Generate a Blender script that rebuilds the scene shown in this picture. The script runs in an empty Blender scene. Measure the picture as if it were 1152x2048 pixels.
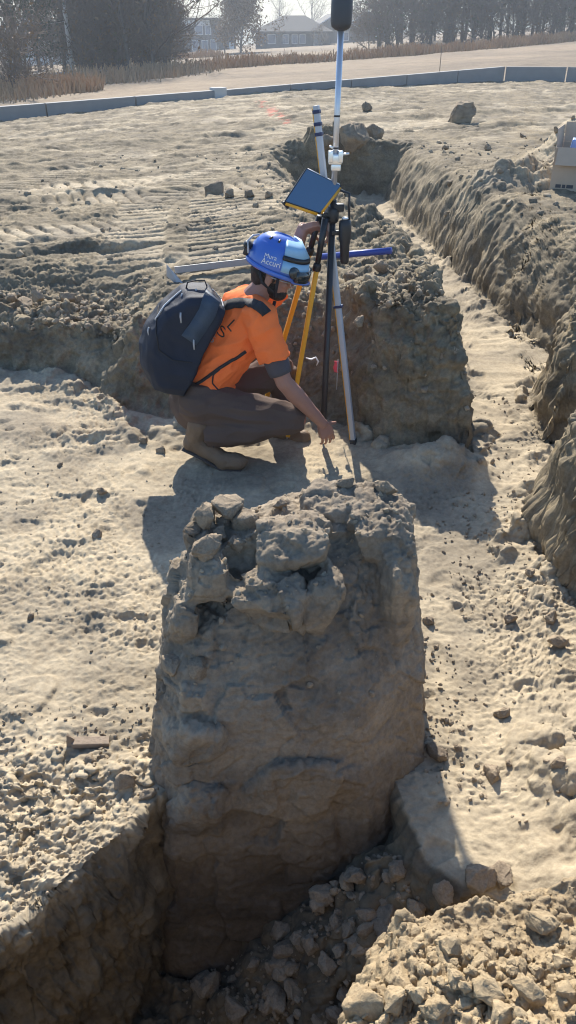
import bpy, bmesh, math, random
import numpy as np
from mathutils import Vector, Matrix, Quaternion
from mathutils.bvhtree import BVHTree

QUALITY = 1.0
HAZE = 0.0011
scene = bpy.context.scene
COL = scene.collection
R = math.radians
random.seed(7)
rng = np.random.default_rng(11)

# ------------------------------------------------------------------ camera model (pixels of the 1152x2048 photograph)
PITCH = R(31.9)
FPX = 1547.0
CAMZ = 2.0
_c, _s = math.cos(PITCH), math.sin(PITCH)

def ray(px, py):
    u = (px - 576.0) / FPX
    v = (py - 1024.0) / FPX
    return u, _c - v * _s, -_s - v * _c

def at_z(px, py, z):
    u, dy, dz = ray(px, py)
    t = (z - CAMZ) / dz
    return Vector((u * t, dy * t, z))

def at_y(px, py, Y):
    u, dy, dz = ray(px, py)
    t = Y / dy
    return Vector((u * t, Y, CAMZ + dz * t))

# ------------------------------------------------------------------ noise
_prs = np.random.default_rng(5)
_perm = _prs.permutation(256).astype(np.int32)
_perm = np.concatenate([_perm, _perm])
_g = _prs.normal(size=(256, 3)).astype(np.float32)
_g /= np.linalg.norm(_g, axis=1)[:, None]

def perlin(x, y, z=None):
    x = np.asarray(x, np.float32); y = np.asarray(y, np.float32)
    z = np.full_like(x, 0.37) if z is None else np.asarray(z, np.float32)
    xi = np.floor(x); yi = np.floor(y); zi = np.floor(z)
    xf = x - xi; yf = y - yi; zf = z - zi
    xi = xi.astype(np.int32) & 255; yi = yi.astype(np.int32) & 255; zi = zi.astype(np.int32) & 255
    u = xf * xf * xf * (xf * (xf * 6 - 15) + 10)
    v = yf * yf * yf * (yf * (yf * 6 - 15) + 10)
    w = zf * zf * zf * (zf * (zf * 6 - 15) + 10)
    out = 0.0
    for dx in (0, 1):
        wx = u if dx else 1 - u
        a = _perm[(xi + dx) & 255]
        for dy in (0, 1):
            wy = v if dy else 1 - v
            b = _perm[(a + yi + dy) & 255]
            for dz in (0, 1):
                wz = w if dz else 1 - w
                g = _g[_perm[(b + zi + dz) & 255]]
                out = out + wx * wy * wz * (g[..., 0] * (xf - dx) + g[..., 1] * (yf - dy) + g[..., 2] * (zf - dz))
    return out * 1.6

def fbm(x, y, z=None, octaves=4, gain=0.5, lac=2.03):
    s = 0.0; a = 1.0; f = 1.0
    for o in range(octaves):
        s = s + a * perlin(x * f + 13.7 * o, y * f - 7.1 * o, None if z is None else z * f + 3.3 * o)
        a *= gain; f *= lac
    return s

def billow(x, y, z=None, octaves=3, gain=0.5):
    s = 0.0; a = 1.0; f = 1.0
    for o in range(octaves):
        s = s + a * (np.abs(perlin(x * f + 5.3 * o, y * f + 9.1 * o, None if z is None else z * f - 4.7 * o)) * 2 - 0.5)
        a *= gain; f *= 2.07
    return s

def chunks(x, y, z, size, seed=0, warp=.3):
    """cell mosaic: per point the random step (-1..1) of its nearest cell and the tilt of that cell's face"""
    x = x / size; y = y / size; z = z / size
    if warp:
        wx = perlin(x * .9 + 7, y * .9, z * .9); wy = perlin(x * .9, y * .9 + 9, z * .9)
        x = x + warp * wx; y = y + warp * wy; z = z + warp * perlin(x * .9, y * .9, z * .9 + 4)
    xi = np.floor(x).astype(np.int32); yi = np.floor(y).astype(np.int32); zi = np.floor(z).astype(np.int32)
    best = np.full(x.shape, 1e9, np.float32); step = np.zeros_like(best); tilt = np.zeros_like(best)
    for dx in (-1, 0, 1):
        for dy in (-1, 0, 1):
            for dz in (-1, 0, 1):
                cx, cy, cz = xi + dx, yi + dy, zi + dz
                h = _perm[(_perm[(_perm[(cx + seed) & 255] + cy) & 255] + cz) & 255]
                g = _g[h]; g2 = _g[_perm[h + 1]]
                ex = x - cx - .5 - .38 * g[..., 0]; ey = y - cy - .5 - .38 * g[..., 1]; ez = z - cz - .5 - .38 * g[..., 2]
                d = ex * ex + ey * ey + ez * ez
                m = d < best
                best = np.where(m, d, best)
                step = np.where(m, g2[..., 0], step)
                tilt = np.where(m, ex * g2[..., 1] + ey * g2[..., 2] + ez * g[..., 0], tilt)
    return step, tilt

def sstep(a, b, x):
    t = np.clip((x - a) / (b - a), 0, 1)
    return t * t * (3 - 2 * t)

# ------------------------------------------------------------------ materials
def new_mat(name):
    m = bpy.data.materials.new(name); m.use_nodes = True
    nt = m.node_tree
    b = nt.nodes['Principled BSDF']
    return m, nt, b

def mat(name, col, rough=0.6, metal=0.0, var=0.12, scale=30.0, bump=0.0, bscale=80.0, spec=0.5, coat=0.0):
    """plain surface with a little procedural mottling"""
    m, nt, b = new_mat(name)
    N = nt.nodes; L = nt.links
    tc = N.new('ShaderNodeTexCoord')
    nz = N.new('ShaderNodeTexNoise'); nz.inputs['Scale'].default_value = scale; nz.inputs['Detail'].default_value = 5
    L.new(tc.outputs['Object'], nz.inputs['Vector'])
    mx = N.new('ShaderNodeMix'); mx.data_type = 'RGBA'
    mx.inputs[6].default_value = tuple(c * (1 - var) for c in col) + (1,)
    mx.inputs[7].default_value = tuple(min(1, c * (1 + var)) for c in col) + (1,)
    L.new(nz.outputs['Fac'], mx.inputs[0]); L.new(mx.outputs[2], b.inputs['Base Color'])
    b.inputs['Roughness'].default_value = rough; b.inputs['Metallic'].default_value = metal
    b.inputs['Specular IOR Level'].default_value = spec
    b.inputs['Coat Weight'].default_value = coat
    if bump:
        n2 = N.new('ShaderNodeTexNoise'); n2.inputs['Scale'].default_value = bscale; n2.inputs['Detail'].default_value = 6
        L.new(tc.outputs['Object'], n2.inputs['Vector'])
        bp = N.new('ShaderNodeBump'); bp.inputs['Strength'].default_value = bump; bp.inputs['Distance'].default_value = 0.01
        L.new(n2.outputs['Fac'], bp.inputs['Height']); L.new(bp.outputs['Normal'], b.inputs['Normal'])
    return m

def soil_mat(name, dry, moist_shade, zone_attr=None, zone2=None, scale=6.0, bump=0.5, rough=0.95, spec=0.25, patch=2.2):
    """earth: mottled between a dry crust and a moister tone; optional point attribute mixes a second pair of tones"""
    m, nt, b = new_mat(name)
    N = nt.nodes; L = nt.links
    geo = N.new('ShaderNodeNewGeometry')
    n1 = N.new('ShaderNodeTexNoise'); n1.inputs['Scale'].default_value = scale; n1.inputs['Detail'].default_value = 9; n1.inputs['Roughness'].default_value = 0.65
    L.new(geo.outputs['Position'], n1.inputs['Vector'])
    n2 = N.new('ShaderNodeTexNoise'); n2.inputs['Scale'].default_value = scale * 11; n2.inputs['Detail'].default_value = 6; n2.inputs['Roughness'].default_value = 0.7
    L.new(geo.outputs['Position'], n2.inputs['Vector'])
    ad = N.new('ShaderNodeMath'); ad.operation = 'MULTIPLY_ADD'; ad.inputs[1].default_value = 0.55
    L.new(n2.outputs['Fac'], ad.inputs[0])
    sc = N.new('ShaderNodeMath'); sc.operation = 'MULTIPLY'; sc.inputs[1].default_value = 0.5
    L.new(n1.outputs['Fac'], sc.inputs[0]); L.new(sc.outputs[0], ad.inputs[2])
    cr = N.new('ShaderNodeValToRGB')
    cr.color_ramp.elements[0].position = 0.38; cr.color_ramp.elements[0].color = moist_shade + (1,)
    cr.color_ramp.elements[1].position = 0.66; cr.color_ramp.elements[1].color = dry + (1,)
    L.new(ad.outputs[0], cr.inputs[0])
    col = cr.outputs[0]
    if zone_attr:
        c2 = N.new('ShaderNodeValToRGB')
        c2.color_ramp.elements[0].position = 0.38; c2.color_ramp.elements[0].color = zone2[1] + (1,)
        c2.color_ramp.elements[1].position = 0.66; c2.color_ramp.elements[1].color = zone2[0] + (1,)
        L.new(ad.outputs[0], c2.inputs[0])
        at = N.new('ShaderNodeAttribute'); at.attribute_name = zone_attr
        mx = N.new('ShaderNodeMix'); mx.data_type = 'RGBA'
        L.new(at.outputs['Fac'], mx.inputs[0]); L.new(col, mx.inputs[6]); L.new(c2.outputs[0], mx.inputs[7])
        col = mx.outputs[2]
    # broad damp and dry patches, slightly layered
    mpn = N.new('ShaderNodeMapping'); mpn.inputs['Scale'].default_value = (1, 1, 3.2); L.new(geo.outputs['Position'], mpn.inputs[0])
    n3 = N.new('ShaderNodeTexNoise'); n3.inputs['Scale'].default_value = patch; n3.inputs['Detail'].default_value = 4; n3.inputs['Distortion'].default_value = .6
    L.new(mpn.outputs[0], n3.inputs['Vector'])
    c3 = N.new('ShaderNodeValToRGB'); c3.color_ramp.elements[0].position = .36; c3.color_ramp.elements[0].color = (.66, .65, .66, 1); c3.color_ramp.elements[1].position = .58; c3.color_ramp.elements[1].color = (1.06, 1.03, 1.0, 1)
    L.new(n3.outputs['Fac'], c3.inputs[0])
    m3 = N.new('ShaderNodeMix'); m3.data_type = 'RGBA'; m3.blend_type = 'MULTIPLY'; m3.inputs[0].default_value = 1
    L.new(col, m3.inputs[6]); L.new(c3.outputs[0], m3.inputs[7]); col = m3.outputs[2]
    L.new(col, b.inputs['Base Color'])
    b.inputs['Roughness'].default_value = rough
    b.inputs['Specular IOR Level'].default_value = spec
    bp = N.new('ShaderNodeBump'); bp.inputs['Strength'].default_value = bump; bp.inputs['Distance'].default_value = 0.012
    L.new(n2.outputs['Fac'], bp.inputs['Height']); L.new(bp.outputs['Normal'], b.inputs['Normal'])
    return m, nt, col

# ------------------------------------------------------------------ object helpers
def mesh_obj(name, verts, faces, m=None, parent=None, smooth=True, local=None):
    me = bpy.data.meshes.new(name)
    if isinstance(verts, np.ndarray) and isinstance(faces, np.ndarray):
        nv, nf, k = len(verts), len(faces), faces.shape[1]
        me.vertices.add(nv); me.vertices.foreach_set('co', np.ascontiguousarray(verts, np.float32).ravel())
        me.loops.add(nf * k); me.loops.foreach_set('vertex_index', np.ascontiguousarray(faces, np.int32).ravel())
        me.polygons.add(nf)
        me.polygons.foreach_set('loop_start', np.arange(0, nf * k, k, dtype=np.int32))
        me.polygons.foreach_set('loop_total', np.full(nf, k, np.int32))
        me.update(calc_edges=True)
    else:
        me.from_pydata([tuple(v) for v in verts], [], [tuple(f) for f in faces]); me.update()
    if smooth:
        me.polygons.foreach_set('use_smooth', np.ones(len(me.polygons), bool))
    if m: me.materials.append(m)
    o = bpy.data.objects.new(name, me); COL.objects.link(o)
    if parent is not None:
        o.parent = parent
        if local is None:      # verts were given in world space: take the parent's placement out of them
            me.transform(parent_matrix(parent).inverted())
    return o

def parent_matrix(p):
    mtx = p.matrix_basis.copy()
    while p.parent is not None:
        p = p.parent; mtx = p.matrix_basis @ mtx
    return mtx

def tag(o, label=None, cat=None, group=None, kind=None):
    if label: o['label'] = label
    if cat: o['category'] = cat
    if group: o['group'] = group
    if kind: o['kind'] = kind
    return o

def thing(name, loc, label, cat, group=None, rot=(0, 0, 0)):
    o = bpy.data.objects.new(name, None); COL.objects.link(o)
    o.empty_display_size = 0.1
    o.location = loc; o.rotation_euler = rot
    return tag(o, label, cat, group)

def frame(zdir, xhint=(1, 0, 0)):
    z = Vector(zdir).normalized(); x = Vector(xhint)
    x = (x - z * x.dot(z))
    if x.length < 1e-5: x = Vector((0, 1, 0)) - z * z.y
    x.normalize(); y = z.cross(x)
    return Matrix((x, y, z)).transposed()

class MB:
    """collects closed solids as verts + faces; build() links ONE mesh object"""
    def __init__(s): s.v = []; s.f = []
    def add(s, vs, fs):
        n = len(s.v); s.v += [Vector(v) for v in vs]; s.f += [tuple(i + n for i in f) for f in fs]; return s
    def box(s, c, size, rot=None, bev=0.0):
        c = Vector(c); hx, hy, hz = size[0] / 2, size[1] / 2, size[2] / 2
        rot = rot or Matrix.Identity(3)
        if bev <= 0:
            vs = [c + rot @ Vector((x * hx, y * hy, z * hz)) for x in (-1, 1) for y in (-1, 1) for z in (-1, 1)]
            return s.add(vs, [(0, 1, 3, 2), (4, 6, 7, 5), (0, 4, 5, 1), (2, 3, 7, 6), (0, 2, 6, 4), (1, 5, 7, 3)])
        bm = bmesh.new(); bmesh.ops.create_cube(bm, size=1)
        for v in bm.verts: v.co = Vector((v.co.x * 2 * hx, v.co.y * 2 * hy, v.co.z * 2 * hz))
        bmesh.ops.bevel(bm, geom=bm.edges[:], offset=bev, segments=2, affect='EDGES', profile=0.6)
        bm.verts.index_update()
        vs = [c + rot @ v.co for v in bm.verts]; fs = [[v.index for v in f.verts] for f in bm.faces]
        bm.free(); return s.add(vs, fs)
    def tube(s, pts, rad, n=10, cap=True, flat=1.0, hint=(0.3, 1, 0.1)):
        pts = [Vector(p) for p in pts]
        rad = rad if isinstance(rad, (list, tuple)) else [rad] * len(pts)
        vs = []; fs = []
        x = Vector(hint)
        for i, p in enumerate(pts):
            d = (pts[min(i + 1, len(pts) - 1)] - pts[max(i - 1, 0)])
            fr = frame(d, x); x = fr.col[0].copy()
            for k in range(n):
                a = 2 * math.pi * k / n
                vs.append(p + fr.col[0] * math.cos(a) * rad[i] + fr.col[1] * math.sin(a) * rad[i] * flat)
        for i in range(len(pts) - 1):
            for k in range(n):
                a = i * n + k; b = i * n + (k + 1) % n
                fs.append((a, b, b + n, a + n))
        if cap:
            fs.append(tuple(range(n - 1, -1, -1))); fs.append(tuple(range((len(pts) - 1) * n, len(pts) * n)))
        return s.add(vs, fs)
    def lathe(s, base, prof, n=20, rot=None):
        base = Vector(base); rot = rot or Matrix.Identity(3)
        vs = []; fs = []
        for r, z in prof:
            for k in range(n):
                a = 2 * math.pi * k / n
                vs.append(base + rot @ Vector((r * math.cos(a), r * math.sin(a), z)))
        for i in range(len(prof) - 1):
            for k in range(n):
                a = i * n + k; b = i * n + (k + 1) % n
                fs.append((a, b, b + n, a + n))
        fs.append(tuple(range(n - 1, -1, -1))); fs.append(tuple(range((len(prof) - 1) * n, len(prof) * n)))
        return s.add(vs, fs)
    def ell(s, c, r, rot=None, sub=2):
        bm = bmesh.new(); bmesh.ops.create_icosphere(bm, subdivisions=sub, radius=1)
        rot = rot or Matrix.Identity(3); c = Vector(c)
        vs = [c + rot @ Vector((v.co.x * r[0], v.co.y * r[1], v.co.z * r[2])) for v in bm.verts]
        bm.verts.index_update(); fs = [[v.index for v in f.verts] for f in bm.faces]; bm.free()
        return s.add(vs, fs)
    def hull(s, pts):
        bm = bmesh.new()
        for p in pts: bm.verts.new(p)
        r = bmesh.ops.convex_hull(bm, input=bm.verts[:])
        dead = [g for g in r['geom_interior'] if isinstance(g, bmesh.types.BMVert)]
        bmesh.ops.delete(bm, geom=dead, context='VERTS')
        bm.verts.ensure_lookup_table(); bm.verts.index_update()
        vs = [v.co.copy() for v in bm.verts]; fs = [[v.index for v in f.verts] for f in bm.faces]; bm.free()
        return s.add(vs, fs)
    def capsule(s, a, b, ra, rb, n=12):
        a = Vector(a); b = Vector(b); d = (b - a).normalized()
        pts = [a - d * ra * .98, a - d * ra * .8, a - d * ra * .4, a, a.lerp(b, .5), b, b + d * rb * .4, b + d * rb * .8, b + d * rb * .98]
        rad = [ra * .2, ra * .6, ra * .916, ra, (ra + rb) / 2, rb, rb * .916, rb * .6, rb * .2]
        return s.tube(pts, rad, n)
    def build(s, name, m=None, parent=None, smooth=True):
        return mesh_obj(name, s.v, s.f, m, parent, smooth)

def remesh(mb, voxel, iters=3, lam=0.5):
    """union of the solids as one closed surface -> numpy verts, quads"""
    me = bpy.data.meshes.new('tmp'); me.from_pydata([tuple(v) for v in mb.v], [], mb.f); me.update()
    bm = bmesh.new(); bm.from_mesh(me); bmesh.ops.recalc_face_normals(bm, faces=bm.faces[:]); bm.to_mesh(me); bm.free()
    o = bpy.data.objects.new('tmp', me); COL.objects.link(o)
    md = o.modifiers.new('r', 'REMESH'); md.mode = 'VOXEL'; md.voxel_size = voxel; md.adaptivity = 0
    dg = bpy.context.evaluated_depsgraph_get(); dg.update()
    out = bpy.data.meshes.new_from_object(o.evaluated_get(dg))
    nv = len(out.vertices); v = np.empty(nv * 3, np.float32); out.vertices.foreach_get('co', v); v = v.reshape(-1, 3)
    lt = np.empty(len(out.polygons), np.int32); out.polygons.foreach_get('loop_total', lt)
    li = np.empty(len(out.loops), np.int32); out.loops.foreach_get('vertex_index', li)
    f = li.reshape(-1, 4) if (lt == 4).all() else None
    if f is None:
        ls = np.concatenate([[0], np.cumsum(lt)[:-1]])
        f = np.array([[li[a], li[a + 1], li[a + 2], li[a + (3 if n > 3 else 2)]] for a, n in zip(ls, lt)], np.int32)
    ed = np.empty(len(out.edges) * 2, np.int32); out.edges.foreach_get('vertices', ed); ed = ed.reshape(-1, 2)
    bpy.data.objects.remove(o); bpy.data.meshes.remove(me); bpy.data.meshes.remove(out)
    deg = np.bincount(ed.ravel(), minlength=nv).astype(np.float32)[:, None]
    for _ in range(iters):
        acc = np.zeros_like(v)
        np.add.at(acc, ed[:, 0], v[ed[:, 1]]); np.add.at(acc, ed[:, 1], v[ed[:, 0]])
        v = v + lam * (acc / np.maximum(deg, 1) - v)
    return v, f

def vnormals(v, f):
    a = v[f[:, 2]] - v[f[:, 0]]; b = v[f[:, 3]] - v[f[:, 1]]
    n = np.cross(a, b)
    out = np.zeros_like(v)
    for k in range(4): np.add.at(out, f[:, k], n)
    out /= np.maximum(np.linalg.norm(out, axis=1), 1e-12)[:, None]
    return out
# ------------------------------------------------------------------ soils
DRY = (0.48, 0.41, 0.29); MOIST = (0.29, 0.24, 0.165)
M_ground, _ntg, _cg = soil_mat('site_soil', (0.30, 0.25, 0.165), (0.13, 0.108, 0.074), 'zone', (DRY, MOIST), scale=4.0, bump=0.35)
def shade_deep(m, col, tone):  # multiplies the colour darker by attribute: painted shade over damp soil
    nt = m.node_tree; at = nt.nodes.new('ShaderNodeAttribute'); at.attribute_name = 'moist_shade'
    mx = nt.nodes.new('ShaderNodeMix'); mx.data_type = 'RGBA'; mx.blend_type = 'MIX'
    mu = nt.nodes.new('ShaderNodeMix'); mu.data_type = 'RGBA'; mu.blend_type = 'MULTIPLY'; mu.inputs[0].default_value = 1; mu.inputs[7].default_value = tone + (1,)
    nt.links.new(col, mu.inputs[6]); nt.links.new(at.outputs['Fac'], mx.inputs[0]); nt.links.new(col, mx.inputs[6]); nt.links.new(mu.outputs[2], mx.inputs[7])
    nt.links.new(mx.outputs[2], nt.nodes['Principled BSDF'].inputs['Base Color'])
M_clay, _ntc, _cc = soil_mat('cut_clay', (0.34, 0.285, 0.21), (0.185, 0.152, 0.112), scale=5.0, bump=0.5)
_at = _ntg.nodes.new('ShaderNodeAttribute'); _at.attribute_name = 'red_mark'
_pm = _ntg.nodes.new('ShaderNodeMix'); _pm.data_type = 'RGBA'; _pm.inputs[7].default_value = (.62, .14, .10, 1)
_ntg.links.new(_at.outputs['Fac'], _pm.inputs[0]); _ntg.links.new(_cg, _pm.inputs[6]); _cg = _pm.outputs[2]
shade_deep(M_ground, _cg, (.56, .53, .52)); shade_deep(M_clay, _cc, (.45, .43, .43))  # tones that put the deep trench's shade into the soil colour
M_clod, _, _ = soil_mat('clod_soil', (0.38, 0.31, 0.22), (0.20, 0.16, 0.115), scale=14.0, bump=0.5)
M_crumb, _, _ = soil_mat('crumb_soil', (0.45, 0.375, 0.27), (0.24, 0.195, 0.135), scale=14.0, bump=0.4)
M_spoil, _, _ = soil_mat('spoil_soil', (0.44, 0.35, 0.22), (0.25, 0.19, 0.115), scale=14.0, bump=0.5)

# ------------------------------------------------------------------ the dug site as one height field, finer where it shows larger
PIT = np.array([(-9, 5.3), (-4, 5.06), (-2.4, 5.1), (-1.48, 4.98), (-1.3, 4.78), (-1.2, 4.5), (-.74, 4.24), (-.3, 4.3), (.07, 4.32), (.36, 4.1),
                (.62, 3.88), (.966, 3.73), (1.04, 4.2), (1.08, 5.5), (.97, 6.6), (.78, 7.3), (.62, 8.5), (.42, 9.6), (.26, 11.5), (.8, 11.8), (1.35, 11.6),
                (1.45, 9.5), (1.5, 9.0), (1.61, 7.74), (1.74, 6.18), (1.88, 5.28), (1.86, 4.95), (1.54, 4.6), (1.47, 4.3), (1.45, 3.92), (2.1, 3.84), (2.1, 3.50), (1.26, 3.32),
                (1.13, 3.05), (1.12, 2.8), (1.17, 2.46), (1.3, 1.9), (1.7, 1.3), (4, .9), (4, .5), (.9, .45), (.0, .42), (-.35, .40), (-1.2, .2), (-4, -.1), (-9, -.3)], np.float32)
DEEP = np.array([(-.44, 1.49), (-.27, 1.75), (.30, 1.75), (.41, 1.36), (.50, 1.27), (.66, 1.21), (.85, 1.17), (1.3, 1.1), (3, .8), (3, .5), (.9, .5), (.0, .5), (-.35, .48), (-1.2, .3), (-2.0, .05), (-2.0, .1), (-1.6, .3), (-.98, .84), (-.77, 1.09), (-.6, 1.29)], np.float32)

def sdf(poly, x, y):
    """signed distance, positive inside"""
    d = np.full(x.shape, 1e9, np.float32); inside = np.zeros(x.shape, bool)
    n = len(poly)
    for i in range(n):
        ax, ay = poly[i]; bx, by = poly[(i + 1) % n]
        ex, ey = bx - ax, by - ay
        wx, wy = x - ax, y - ay
        t = np.clip((wx * ex + wy * ey) / (ex * ex + ey * ey), 0, 1)
        dx, dy = wx - ex * t, wy - ey * t
        d = np.minimum(d, dx * dx + dy * dy)
        cond = (ay > y) != (by > y)
        xs = ex * (y - ay) / (ey if abs(ey) > 1e-9 else 1e-9) + ax
        inside ^= cond & (x < xs)
    d = np.sqrt(d)
    return np.where(inside, d, -d)

WALL_A, WALL_C, WALL_D = (-9.3, 17.5), (6.9, 28.6), (9.4, 27.8)

def wall_y(x):
    y1 = WALL_A[1] + (x - WALL_A[0]) * (WALL_C[1] - WALL_A[1]) / (WALL_C[0] - WALL_A[0])
    y2 = WALL_C[1] + (x - WALL_C[0]) * (WALL_D[1] - WALL_C[1]) / (WALL_D[0] - WALL_C[0])
    return np.where(x < WALL_C[0], y1, y2)

def tread(x, y, cx, cy, ang, length, width, pitch, amp, curve=0.0):
    """one crawler-track imprint: cross ridges inside a band"""
    ca, sa = math.cos(ang), math.sin(ang)
    u = (x - cx) * ca + (y - cy) * sa
    v = -(x - cx) * sa + (y - cy) * ca + curve * u * u
    m = sstep(length / 2 + .15, length / 2 - .15, np.abs(u)) * sstep(width / 2 + .03, width / 2 - .02, np.abs(v))
    w = perlin(x * 2.2, y * 2.2) * .25
    r = np.abs(((u / pitch + w + v * .6) % 1.0) - .5)
    return m, (.35 - np.exp(-(r / .15) ** 2)) * amp * .85

def top_level(x, y):
    z = .60 + .17 * np.tanh(x / 1.1) * np.exp(-np.maximum(y - 2, 0) / 11.0)
    # slow rise of the site towards the right far corner
    z = z - .36 * sstep(0, -9, x) * sstep(7, 17, y)
    z = z + .06 * np.exp(-((x + .85) ** 2 / .12 + (y - 4.5) ** 2 / .10)) + .08 * np.exp(-((x - .45) ** 2 / .25 + (y - 4.3) ** 2 / .2))
    z = z - .22 * sstep(-.6, -1.3, x) * sstep(6.1, 5.3, y)
    z = z - .20 * sstep(4.9, 3.6, y) * sstep(1.0, 1.5, x)           # nearer right bank is lower
    z = z - .08 * sstep(3.7, 3.2, y) * sstep(1.0, 1.3, x)
    return z

def field_level(x, y):
    return .10 + .05 * x - .004 * (y - 30)

def heights(x, y):
    far = wall_y(x)
    ns = perlin(x * 1.1, y * 1.1)
    z0 = top_level(x, y)
    rough = .02 * ns + .026 * fbm(x * 2.0, y * 3.2, octaves=2) + .015 * billow(x * 4, y * 8, octaves=2)
    # crawler tracks
    flat = 0.0; tr = 0.0
    for a in ((-.55, 7.0, R(96), 3.2, .62, .15, .036), (-1.35, 7.2, R(95), 2.6, .52, .15, .030, .03), (-2.6, 6.9, R(30), 2.4, .5, .15, .034, .12), (-1.3, 8.7, R(15), 2.8, .5, .15, .036, -.1), (-2.7, 9.3, R(20), 2.4, .5, .16, .034, .1), (.1, 9.0, R(70), 3.0, .5, .16, .03, .06),
              (-3.6, 8.2, R(80), 3.2, .5, .15, .026), (-.9, 10.5, R(75), 4, .5, .16, .03, .03), (-2.6, 11.2, R(72), 4.5, .5, .16, .03, .03), (-4.8, 12.5, R(64), 5, .55, .17, .03),
              (.2, 14.5, R(60), 5, .55, .17, .03), (3.3, 13.0, R(50), 4, .5, .17, .03)):
        m, r = tread(x, y, *a)
        flat = np.maximum(flat, m); tr = tr * (1 - m) + r * m - .012 * m
    # long ruts
    rut = -.05 * np.exp(-((y - 6.25 - .22 * (x + 2.0) - .1 * perlin(x * 1.3, y * .0 + 3)) / .09) ** 2) * sstep(-.9, -1.4, x)
    rut = rut + .04 * np.exp(-((y - 6.45 - .22 * (x + 2.0)) / .07) ** 2) * sstep(-.9, -1.4, x)
    rut = rut - .05 * np.exp(-((y - 12.5 - .5 * x + .3 * perlin(x * .7, y * .7)) / .15) ** 2) + .05 * np.exp(-((y - 14.6 - .55 * x) / .2) ** 2)
    rut = rut + .04 * np.exp(-((y - 9.6 - .35 * x + .2 * perlin(x * .9, y * .9)) / .12) ** 2) * sstep(-.3, -1.2, x)
    washb = (.016 * perlin(x * 1.5 + y, y * 8 - x * 2) + .010 * perlin(x * 3, y * 17 - x * 4)) * sstep(13, 7, y) + .03 * perlin(x * .8, y * 3.2 - x * 1.5) * sstep(8, 12, y) + .018 * perlin(x * 1.6, y * 6.5 - x * 3) * sstep(7, 11, y)
    rough = rough + washb * sstep(-.25, .35, perlin(x * .5 + 3, y * .5) + .1)
    ztop = z0 + rough * 1.25 * (1 - .8 * flat) + tr + rut
    # piles: rubble along the rims, spoil behind the box, lump at the trench end
    dp0 = sdf(PIT, x, y)
    rim = sstep(-.75, -.18, dp0) * sstep(-.02, -.2, dp0)
    rr = billow(x * 5.2, y * 5.2, octaves=2)
    rightr = sstep(.9, 1.25, x) * sstep(4.2, 5, y)
    ztop = ztop + rim * (1 - .75 * rightr) * (1 - .5 * sstep(-.4, -1.2, x)) * (.035 + .075 * rr) * (sstep(5.0, 4.6, y) * .0 + 1)
    ztop = ztop + .05 * np.exp(-((y - 5.52 - .05 * x) / .16) ** 2) * sstep(-1.0, -1.5, x) * (.55 + .8 * rr)
    ztop = ztop + .50 * np.exp(-(((x - 3.25) / .6) ** 2 + ((y - 9.2) / .5) ** 2)) * (1 + .3 * fbm(x * 3, y * 3, octaves=2))
    ztop = ztop + .24 * np.exp(-(((x - 2.45) / .6) ** 2 + ((y - 8.3) / .3) ** 2)) * (1 + .35 * rr)
    ztop = ztop + .20 * np.exp(-(((x - .55) / .55) ** 2 + ((y - 12.1) / .22) ** 2)) * (1 + .5 * rr)
    # stubble field beyond the concrete wall
    zf = field_level(x, y) + .05 * fbm(x * .35, y * .35, octaves=2) + .02 * perlin(x * 3.1, y * 3.1)
    k = sstep(-.10, .10, y - far)
    ztop = ztop * (1 - k) + np.maximum(zf, field_level(x, far)) * k
    k2 = sstep(0, 8, y - far) * k
    ztop = ztop * (1 - k2) + zf * k2
    # excavation
    right = sstep(.9, 1.25, x)
    wob = .05 * perlin(x * 2.3, y * 2.3) + .016 * perlin(x * 8, y * 8) + .010 * perlin(x * 21, y * 21)
    wob = wob + right * sstep(3.0, 4.0, y) * .006 * perlin(x * 9, y * 15.0)
    dp = dp0 + wob
    b = .17 + .22 * right * sstep(4.3, 5.3, y) - .07 * right * sstep(4.4, 4.0, y)
    b = b + (.12 * sstep(-1.32, -1.22, x) + .30 * sstep(-.95, -.7, x)) * sstep(.42, .2, x) * sstep(3.4, 4.0, y)      # the bank behind the man has slumped
    s = np.clip(-dp / b, 0, 1)
    g = 1 - (1 - s) ** (1.25 + .75 * right)
    fl = .009 * fbm(x * 3.2, y * 3.2, octaves=2) + .014 * perlin(x * 1.1 + 4, y * 1.1) + .004 * billow(x * 11, y * 14, octaves=2) - .016 * sstep(.35, .6, perlin(x * 4.1 + 2, y * 5.2)) + .012 * sstep(.38, .6, perlin(x * 5.3 - 7, y * 6.0))
    # the narrow trench floor was scraped by the bucket: faint cross ridges
    sc = sstep(.85, 1.1, x) * sstep(3.2, 4.4, y)
    fl = fl * (1 - .4 * sc) + sc * .010 * perlin(x * 3, y * 16)
    # heaped crumbs at the feet of the walls
    foot = sstep(.30, .02, dp) * sstep(-.02, .02, dp)
    fl = fl + foot * (.03 + .06 * np.maximum(billow(x * 6, y * 6, octaves=2), 0))
    # slump cone in front of the middle block and lumps across the narrow neck
    fl = fl + .16 * np.exp(-(((x - .78) / .22) ** 2 + ((y - 3.62) / .14) ** 2)) + .07 * np.exp(-(((x - 1.08) / .16) ** 2 + ((y - 3.0) / .12) ** 2)) * (.4 + rr)
    fl = fl + .05 * np.exp(-(((x + .95) / .5) ** 2 + ((y - 4.05) / .13) ** 2)) * (.6 + rr)
    # left pad, front edge: combed rough ridges
    lp = sstep(-.15, -.42, x) * sstep(1.95, 1.6, y)
    fl = fl + lp * (.028 * perlin(x * 2.5 + 1, y * 9) + .016 * billow(x * 13, y * 17, octaves=2)) * sstep(.0, -.06, -dp * 0 - .0 + sdf(DEEP, x, y) * 1.0 + .02)
    # right bottom: broken crust rising to the spoil
    rb = sstep(.62, .95, x) * sstep(2.0, 1.55, y)
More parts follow.
